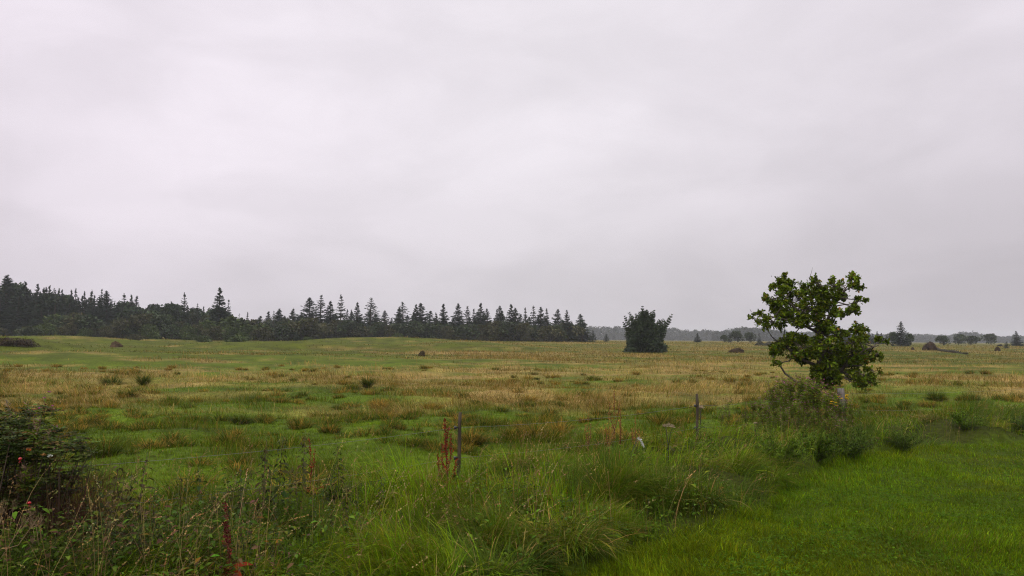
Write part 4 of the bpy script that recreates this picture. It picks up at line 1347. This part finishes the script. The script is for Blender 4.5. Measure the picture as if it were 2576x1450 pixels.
sA = Plant('shrub', 'shrub', shrub(61, (.066, .108, .012), .55, .52, .042, 2800), .52)
sB = Plant('shrub', 'shrub', shrub(62, (.084, .138, .010), .55, .5, .045, 2600), .5)
for pl, px, top, d, hh, lab in ((sA, 2130, 1062, 11.1, .58, 'dark blue green shrub in the verge below the thick fence post'), (sB, 2050, 1075, 10.6, .5, 'mid green shrub left of the dark blue green one'),
                                (sB, 1955, 1100, 9.9, .5, 'leafy green shrub beside the swept grass tussock in the verge'), (sA, 2265, 1078, 11.9, .40, 'low dark shrub right of the dark blue green one'),
                                (sB, 2420, 1068, 13.3, .36, 'low dark shrub in the shade of the long verge grass'), (sA, 2560, 1060, 13.6, .40, 'dark shrub cut by the right edge of the photo'),
                                (sB, 1770, 1075, 10.4, .45, 'small green shrub at the foot of the second fence post'), (sB, 1570, 1100, 9.0, .42, 'small grey green shrub beside the white fluffy plume'),
                                (sA, 430, 1235, 5.9, .42, 'dark green leafy shrub among the nettles of the verge'), (sA, 500, 1285, 5.5, .40, 'darkest leafy shrub in the hollow beside the crimson dock')):
    pl.place(lab, px, top, d, h=hh * .85, wide=rng.uniform(.8, 1.05))

# ================================================================== GRASS
def sample(n, y0, y1, u0, u1, p):
    q = rng.uniform(0, 1, n)
    if abs(p - 1) < 1e-6:
        y = y0 * (y1 / y0) ** q
    else:
        a, b = y0 ** (1 - p), y1 ** (1 - p)
        y = (a + (b - a) * q) ** (1 / (1 - p))
    return rng.uniform(u0, u1, n) * y, y


# mown lawn
mb = MB()
x, y = sample(720000, 4.2, 15.0, -.12, 1.42, 1.1)
l, v, f = regions(x, y)
k = rng.uniform(0, 1, len(x)) < l * 1.0
x, y = x[k], y[k]; n = len(x)
P = np.stack([x, y, ground_z(x, y) - .005], 1)
pat = fbm(x * .9, y * .9, 91, 3); fine = fbm(x * 4, y * 4, 92, 2)
c = vary(C_LAWN, n, .42, .14) * (.40 + .75 * pat + .5 * fbm(x * 3.1, y * 3.1, 94, 2))[:, None] * np.array([1, 1, 1]) ** 1
yg = sst(.4, .65, fbm(x * .5, y * .5, 93, 3))[:, None]
c = c * (1 + yg * np.array([.20, .02, 0]))
yel = (rng.uniform(0, 1, n) < .10 * sst(.45, .65, fbm(x * .6, y * .6, 95, 2)))[:, None]
c = np.where(yel, vary((.20, .17, .04), n, .2, .08), c)
h = rng.uniform(.028, .058, n) * (.45 + 1.2 * fine) * (1 + 1.0 * sst(.5, .7, pat)) * (1 + .5 * sst(.7, .1, lawn_edge(x) - y))
blades(mb, P, rng.uniform(0, 6.28, n) * .75 + 4 * fbm(x, y, 97, 2), h, rng.uniform(.004, .0065, n) * (1 + y * .03), rng.uniform(.1, .95, n), rng.uniform(.2, 1.1, n), c, 2)
x, y = sample(16000, 4.5, 12, .0, .8, 1.0)           # clover and plantain in the turf
l, v, f = regions(x, y)
k = (rng.uniform(0, 1, len(x)) < l * sst(.42, .62, fbm(x * 1.1, y * 1.1, 99, 3))); x, y = x[k], y[k]; n = len(x)
for s in range(3):
    a = rng.uniform(0, 6.28, n)
    A = np.stack([np.cos(a), np.sin(a), rng.uniform(.0, .5, n)], 1)
    mb.scatter(LR, LRF, np.stack([x, y, ground_z(x, y) + rng.uniform(.02, .045, n)], 1), frames(A, np.array([0, 0, 1.]) + rng.normal(0, .3, (n, 3))), rng.uniform(.016, .03, n), vary((.078, .150, .008), n, .2, .08))
tag(mb.build('lawn_grass', M_GRASS), 'short bright green mown grass of the lawn at the lower right', 'grass', kind='stuff')

# the rank verge between lawn and fence
mb = MB()
N0 = 290000
x, y = sample(N0, 3.6, 18.5, -1.05, 1.02, 1.35)
l, v, f = regions(x, y)
edge_y = np.clip((y - lawn_edge(x)) / .9, 0, 1)
k = (rng.uniform(0, 1, len(x)) < v * (.55 + .45 * sst(-.5, -.1, x / y))) & (rng.uniform(0, 1, len(x)) < .4 + .6 * sst(.30, .5, fbm(x * 1.6, y * 1.6, 103, 2)))
x, y, ed = x[k], y[k], edge_y[k]; n = len(x)
P = np.stack([x, y, ground_z(x, y) - .01], 1)
tone = fbm(x * .9, y * .9, 105, 3); cl = fbm(x * 2.4, y * 2.4, 107, 2)
az = R(-48) + 3.4 * (fbm(x * .55, y * .55, 109, 2) - .5) * 2 + rng.normal(0, .55, n)
h = (.15 + .36 * sst(.25, .75, cl)) * rng.uniform(.6, 1.25, n) * (.45 + .55 * ed)
h = h * (1 - .12 * sst(-.15, .2, x / y)) * (1 + .1 * sst(8.5, 12, y))
upr = rng.uniform(0, 1, n) < .05 + .4 * ed * sst(.48, .64, fbm(x * .8, y * .8, 106, 2)) * sst(5.8, 7.8, y)
h = np.where(upr, np.maximum(h, .30), h) * (.62 + .38 * sst(-.45, -.05, x / y))
t2 = fbm(x * 2.2, y * 2.2, 108, 2)
c = vary((.135, .205, .006), n, .34, .14) * (.22 + .8 * tone + .8 * sst(.3, .7, t2))[:, None]
bl = sst(.5, .68, fbm(x * 1.3, y * 1.3, 111, 2))[:, None]
c = c * (1 - bl * .5) + np.array([.090, .150, .028]) * bl * .5
dry = (rng.uniform(0, 1, n) < .03 + .12 * sst(.5, .7, fbm(x * .8, y * .8, 113, 2)))[:, None]
c = np.where(dry, vary((.26, .18, .04), n, .25, .1), c)
blades(mb, P, az, h, rng.uniform(.005, .0115, n), np.where(upr, .12, .45) * np.abs(rng.normal(0, 1, n)), np.where(upr, rng.uniform(.1, .9, n), rng.uniform(.7, 2.3, n)), c, 5)
KINDS_ = [((.120, .190, .006), .10), ((.075, .125, .012), .05), ((.085, .140, .018), .06), ((.150, .175, .010), .25), ((.055, .090, .010), .15), ((.16, .14, .03), .6)]
vx, vy = sample(900, 4.2, 17.5, -.62, .76, 1.1)
l, v, f = regions(vx, vy)
k = (v > .8) & (rng.uniform(0, 1, len(vx)) < .5 + .5 * sst(-.3, 0, vx / vy))
vx, vy = vx[k][:300], vy[k][:300]
for i in range(len(vx)):
    g_, fr = KINDS_[int(rng.choice(6, p=[.3, .22, .14, .14, .14, .06]))]
    s = rng.uniform(.6, 1.25)
    hh_ = rng.uniform(.18, .42) * (.75 + .35 * sst(-.3, .1, vx[i] / vy[i]))
    n = int(150 * s + 60); a = rng.uniform(0, 6.28, n); r = .16 * s * np.sqrt(rng.uniform(0, 1, n))
    Q = np.stack([vx[i] + r * np.cos(a), vy[i] + r * np.sin(a), np.full(n, gz(vx[i], vy[i]) - .01)], 1)
    b_ = R(-45) + rng.normal(0, .9)
    az = np.where(rng.uniform(0, 1, n) < .5, b_ + rng.normal(0, .5, n), a + rng.normal(0, .5, n))
    dr = (rng.uniform(0, 1, n) < fr)[:, None]
    c = np.where(dr, vary((.30, .22, .06), n, .25, .08), vary(g_, n, .3, .1))
    blades(mb, Q, az, hh_ * rng.uniform(.6, 1.3, n), rng.uniform(.005, .011, n) * (1.5 if rng.uniform() < .2 else 1), rng.uniform(.2, 1.1, n), rng.uniform(.6, 2.2, n), c, 5)
tag(mb.build('verge_grass', M_GRASS), 'long rank drooping grass on the verge between lawn and fence', 'grass', kind='stuff')

# leafy weeds low in the verge
mb = MB()
x, y = sample(14000, 3.8, 14, -1.05, .80, 1.3)
l, v, f = regions(x, y)
leafy = np.clip(sst(.48, .60, fbm(x * 1.0, y * 1.0, 121, 3)) * .75 + sst(-.28, -.52, x / y) * .9 + .45 * sst(0, -.25, x / y) * sst(7.2, 5.5, y), 0, 1)
k = rng.uniform(0, 1, len(x)) < v * leafy; x, y = x[k], y[k]; n = len(x)
dk = sst(-.1, -.45, x / y)
hh = rng.uniform(.06, .27, n) * (.35 + 1.1 * sst(.3, .65, fbm(x * 1.8, y * 1.8, 123, 2)))
P0 = np.stack([x, y, ground_z(x, y)], 1)
blades(mb, P0, rng.uniform(0, 6.28, n), hh, .005, .1, .3, vary((.05, .06, .025), n), 2)
for s in range(9):
    a = rng.uniform(0, 6.28, n)
    t = rng.uniform(.35, 1.05, n)
    A = np.stack([np.cos(a), np.sin(a), rng.uniform(-.5, .5, n)], 1)
    c = vary((.074, .120, .007), n, .38, .14) * (1 - .25 * dk)[:, None]
    c = np.where((rng.uniform(0, 1, n) < .025)[:, None], vary((.22, .15, .02), n, .2), c)
    c = np.where((rng.uniform(0, 1, n) < .16 * dk)[:, None], vary((.09, .05, .026), n, .3), c)
    mb.scatter(LP, LPF, P0 + np.stack([np.cos(a) * .03, np.sin(a) * .03, hh * t], 1), frames(A, np.array([0, 0, 1.]) + rng.normal(0, .3, (n, 3))), rng.uniform(.02, .06, n) * rng.choice([.6, 1, 1.25], n), c)
tag(mb.build('undergrowth', M_LEAF), 'dark leafy weeds tangled under the nettles of the verge', 'weeds', kind='stuff')

# seed heads and dry stalks of the verge grass
mb = MB()
x, y = sample(4200, 4.4, 17, -.8, .72, 1.2)
l, v, f = regions(x, y)
k = rng.uniform(0, 1, len(x)) < (v + .12 * f * (y < 18)) * (.25 + sst(.45, .62, fbm(x * .9, y * .9, 131, 2))); x, y = x[k], y[k]; n = len(x)
P0 = np.stack([x, y, ground_z(x, y)], 1)
az = R(-40) + rng.normal(0, 1.0, n); h = rng.uniform(.4, .78, n) * (1 - .3 * sst(9, 14, y)); ln = np.abs(rng.normal(.25, .22, n)); cu = rng.uniform(.1, 1.1, n)
cs = vary((.30, .21, .085), n, .25, .1)
blades(mb, P0, az, h, .0036, ln, cu, cs, 5, .2)
dh = np.stack([np.cos(az), np.sin(az), np.zeros(n)], 1)
tip = P0.copy()
for s in range(5):
    th = ln + cu * (s + .5) / 5
    tip += (h / 5)[:, None] * (np.sin(th)[:, None] * dh + np.cos(th)[:, None] * np.array([0, 0, 1.]))
tip[:, 2] = np.maximum(tip[:, 2], P0[:, 2] + .05)
th = ln + cu
ax = np.sin(th)[:, None] * dh + np.cos(th)[:, None] * np.array([0, 0, 1.])
for s in range(11):
    A = norm(ax + rng.normal(0, .28, (n, 3)))
    mb.scatter(CARD, CARDF, tip - ax * rng.uniform(.0, .12, n)[:, None], frames(A, rdir(n)), rng.uniform(.007, .015, n), cs * 1.05)
tag(mb.build('seed_stalks', M_DRY), 'thin straw coloured grass stalks with seed heads in the verge', 'grass', kind='stuff')

# grazed turf of the near meadow
mb = MB()
x, y = sample(420000, 5.5, 34, -1.05, 1.05, 1.15)
l, v, f = regions(x, y)
t = tan_share(x, y)
k = rng.uniform(0, 1, len(x)) < f * (1 - .6 * t); x, y = x[k], y[k]; n = len(x)
P = np.stack([x, y, ground_z(x, y) - .005], 1)
base = sward_colour(x, y)
long_ = sst(.52, .68, fbm(x * .75, y * 1.2, 84, 3))
c = base * np.exp(rng.normal(0, .36, (n, 1))) * np.exp(rng.normal(0, .09, (n, 3))) * 1.05
st_ = (rng.uniform(0, 1, n) < .03 + .2 * long_)[:, None]
c = np.where(st_, vary((.19, .14, .02), n, .25, .1), c)
h = rng.uniform(.025, .08, n) * (1 + 2.6 * long_) * (.6 + 1.0 * fbm(x * 2.6, y * 2.6, 86, 2)) * (1 + y * .008)
blades(mb, P, rng.uniform(0, 6.28, n), h, .004 + .00042 * y, rng.uniform(.1, .9, n), rng.uniform(.2, 1.2, n), c, 2)
tag(mb.build('meadow_turf', M_GRASS), 'short green grazed turf of the meadow beyond the fence', 'grass', kind='stuff')

# bleached long grass further out
mb = MB()
x, y = sample(310000, 18, 66, -.95, .95, 1.25)
t = tan_share(x, y)
k = rng.uniform(0, 1, len(x)) < np.clip(t * 1.2 - .08, 0, 1) * (.35 + .65 * sst(.3, .6, fbm(x * .8, y * .9, 141, 2))); x, y, t = x[k], y[k], t[k]; n = len(x)
P = np.stack([x, y, ground_z(x, y) - .01], 1)
gr = (rng.uniform(0, 1, n) < .34)[:, None]
tn = fbm(x * .25, y * .5, 143, 3)
c = np.where(gr, vary((.11, .12, .008), n, .25, .08), vary(C_TAN, n, .25, .09)) * (.62 + .75 * tn)[:, None]
h = rng.uniform(.12, .40, n) * (.3 + .5 * t + .75 * sst(.35, .65, fbm(x * .7, y * .8, 145, 2)))
flat = sst(.45, .7, fbm(x * .3, y * .4, 147, 2))
blades(mb, P, 9 * fbm(x * .15, y * .15, 149, 2) + rng.normal(0, .8, n), h, .007 + .00035 * y, np.abs(rng.normal(.3, .3, n)) + .5 * flat, rng.uniform(.4, 1.6, n), c, 3)
tag(mb.build('straw_grass', M_DRY), 'straw coloured long grass covering the middle of the meadow', 'grass', kind='stuff')

mb = MB()
x, y = sample(170000, 58, 230, -.9, .88, 1.6)
t = tan_share(x, y)
k = rng.uniform(0, 1, len(x)) < .25 + .75 * t; x, y, t = x[k], y[k], t[k]; n = len(x)
P = np.stack([x, y, ground_z(x, y) - .02], 1)
c = sward_colour(x, y) * np.exp(rng.normal(0, .22, (n, 1)))
h = rng.uniform(.08, .32, n) * (.45 + .8 * t)
blades(mb, P, rng.uniform(0, 6.28, n), h, .02 + .0007 * y, np.abs(rng.normal(.2, .25, n)), rng.uniform(.2, 1.2, n), c, 2)
tag(mb.build('far_grass', M_DRY), 'patchy green and straw coloured grass of the far meadow', 'grass', kind='stuff')


# tussocks
def tussock(mb, p, rad, h, n, green, dry, frac, bias=None, lean=.75, wd=.006):
    a = rng.uniform(0, 6.28, n)
    r = rad * np.sqrt(rng.uniform(0, 1, n)) * .6
    Q = np.stack([p[0] + r * np.cos(a), p[1] + r * np.sin(a), np.full(n, p[2] - .01)], 1)
    isd = (rng.uniform(0, 1, n) < frac)[:, None]
    hgt = h
    c = np.where(isd, vary(dry, n, .22, .08), vary(green, n, .28, .10))
    az = a + rng.normal(0, .5, n)
    if bias is not None:
        az = np.where(rng.uniform(0, 1, n) < bias[1], bias[0] + rng.normal(0, .45, n), az)
    blades(mb, Q, az, h * rng.uniform(.55, 1.2, n), wd * rng.uniform(.7, 1.3, n), (r / rad) * lean + np.abs(rng.normal(0, .15, n)), rng.uniform(.4, 1.5, n), c, 4)


DG, DY = (.055, .078, .006), (.30, .19, .03)
mb = MB()
x, y = sample(1500, 8.5, 45, -.80, .76, 1.0)
l, v, f = regions(x, y)
k = (f > .9) & (rng.uniform(0, 1, len(x)) < sst(.40, .6, fbm(x * .35, y * .5, 151, 2)) * (.35 + .65 * sst(13, 20, y))); x, y = x[k][:430], y[k][:430]
for i in range(len(x)):
    s = rng.uniform(.5, 1.2)
    tussock(mb, (x[i], y[i], gz(x[i], y[i])), .30 * s, .26 * s * rng.uniform(.7, 1.2), int(130 + 60 * s), DG, DY, rng.choice([.12, .3, .55, .75]), wd=.006 + .0003 * y[i])
x, y = sample(700, 8.0, 22, -.80, .70, .8)
l, v, f = regions(x, y)
k = (f > .9) & (rng.uniform(0, 1, len(x)) < .25 + .75 * sst(.38, .6, fbm(x * .45, y * .6, 155, 2))); x, y = x[k][:260], y[k][:260]
for i in range(len(x)):
    s = rng.uniform(.5, 1.5)
    for q in range(int(rng.integers(1, 4))):
        ex, ey = x[i] + rng.normal(0, .35) * s, y[i] + rng.normal(0, .12)
        tussock(mb, (ex, ey, gz(ex, ey)), .26 * s, .17 * rng.uniform(.7, 1.4), int(110 * s + 30), DG, DY, rng.choice([.1, .25, .45]), wd=.007 + .0003 * y[i], lean=1.0)
tag(mb.build('meadow_tussocks', M_GRASS), 'many low dark and straw tipped grass tussocks dotting the meadow', 'grass', kind='stuff')

for px, py, wd, h, frac, lab in ((1186, 1118, 44, .34, .45, 'straw tipped round tussock right behind the first fence post'), (955, 1028, 34, .36, .85, 'spiky straw coloured tussock alone on green turf in the middle meadow'),
                                 (578, 1122, 44, .34, .30, 'dark pointed tussock in the meadow left of the thin red dock'), (606, 1068, 26, .30, .05, 'small dark green rush tuft behind the dark pointed tussock'),
                                 (1345, 1100, 50, .34, .5, 'wide brownish tussock right of the first fence post'), (1285, 1102, 30, .24, .3, 'low dark tussock between the first fence post and the wide brownish one'),
                                 (1390, 1112, 30, .30, .4, 'brownish tussock at the right side of the wide one'), (435, 1118, 36, .26, .2, 'low dark tussock in the meadow above the nettles'),
                                 (262, 1150, 50, .42, .05, 'tall soft green rush tuft beside the fence wire at the rose bush'), (755, 1078, 44, .24, .3, 'low dark tussock on the turf behind the thin red dock'),
                                 (830, 1088, 40, .22, .3, 'low flat dark tussock left of the first fence post'), (1085, 1030, 40, .25, .7, 'low straw coloured tussock near the spiky one'),
                                 (280, 970, 30, .5, .05, 'dark green rush clump in the straw coloured grass on the left of the meadow'), (360, 970, 14, .6, .1, 'narrow dark rush clump beside the broader one'),
                                 (925, 975, 14, .5, .1, 'small dark rush clump in the straw coloured grass behind the spiky tussock'), (2355, 1008, 26, .4, .1, 'dark rush clump in the meadow right of the oak'),
                                 (2440, 1008, 34, .3, .3, 'low brown tussock right of the dark rush clump')):
    p = ground_hit(px, py)
    rad = wd / F_PX * p[1]
    mb = MB(); tussock(mb, (0, 0, 0), rad, h, 420, DG, DY, frac, wd=.006 + .0004 * p[1])
    o = mb.build('grass_tussock', M_GRASS); o.location = p
    tag(o, lab, 'tussock')

for px, py, d, h, n, bias, lab in ((1535, 1165, 7.7, 1.0, 950, (R(-42), .62), 'large tussock with long yellowish blades swept down across the verge'), (1850, 1110, 9.6, .95, 850, (R(-38), .6), 'tall swept tussock before the leafy green shrub'),
                                   (1470, 1235, 6.7, .75, 700, (R(-15), .7), 'flattened dark green tussock below the large swept one'), (1690, 1265, 7.6, .7, 700, (R(190), .6), 'flattened tussock at the lawn edge combed sideways'),
                                   (1250, 1290, 6.1, .72, 650, (R(-50), .6), 'swept tussock with straw stalks in the middle of the verge'), (1080, 1250, 6.6, .6, 600, (R(-70), .4), 'upright mixed tussock below the rust red dock'),
                                   (1330, 1175, 8.2, .45, 600, None, 'dense green tussock right of the red leaf plant')):
    p = on_ground(px, d)
    mb = MB(); tussock(mb, (0, 0, 0), .42, h * .66, n, (.112, .178, .006), (.30, .21, .05), .16, bias, 1.25, .0062)
    o = mb.build('grass_tussock', M_GRASS); o.location = p
    tag(o, lab, 'tussock')

# ================================================================== RENDER SETTINGS
scene.render.engine = 'CYCLES'
cy = scene.cycles
cy.use_denoising = True
cy.denoising_prefilter = 'NONE'
cy.filter_width = 1.15
cy.max_bounces = 6; cy.diffuse_bounces = 3; cy.glossy_bounces = 1; cy.transmission_bounces = 3; cy.transparent_max_bounces = 4; cy.volume_bounces = 1
cy.use_adaptive_sampling = True; cy.adaptive_threshold = .01
vs = scene.view_settings
vs.view_transform = 'Standard'; vs.look = 'None'; vs.exposure = 0.0; vs.gamma = 1.0; vs.use_curve_mapping = False
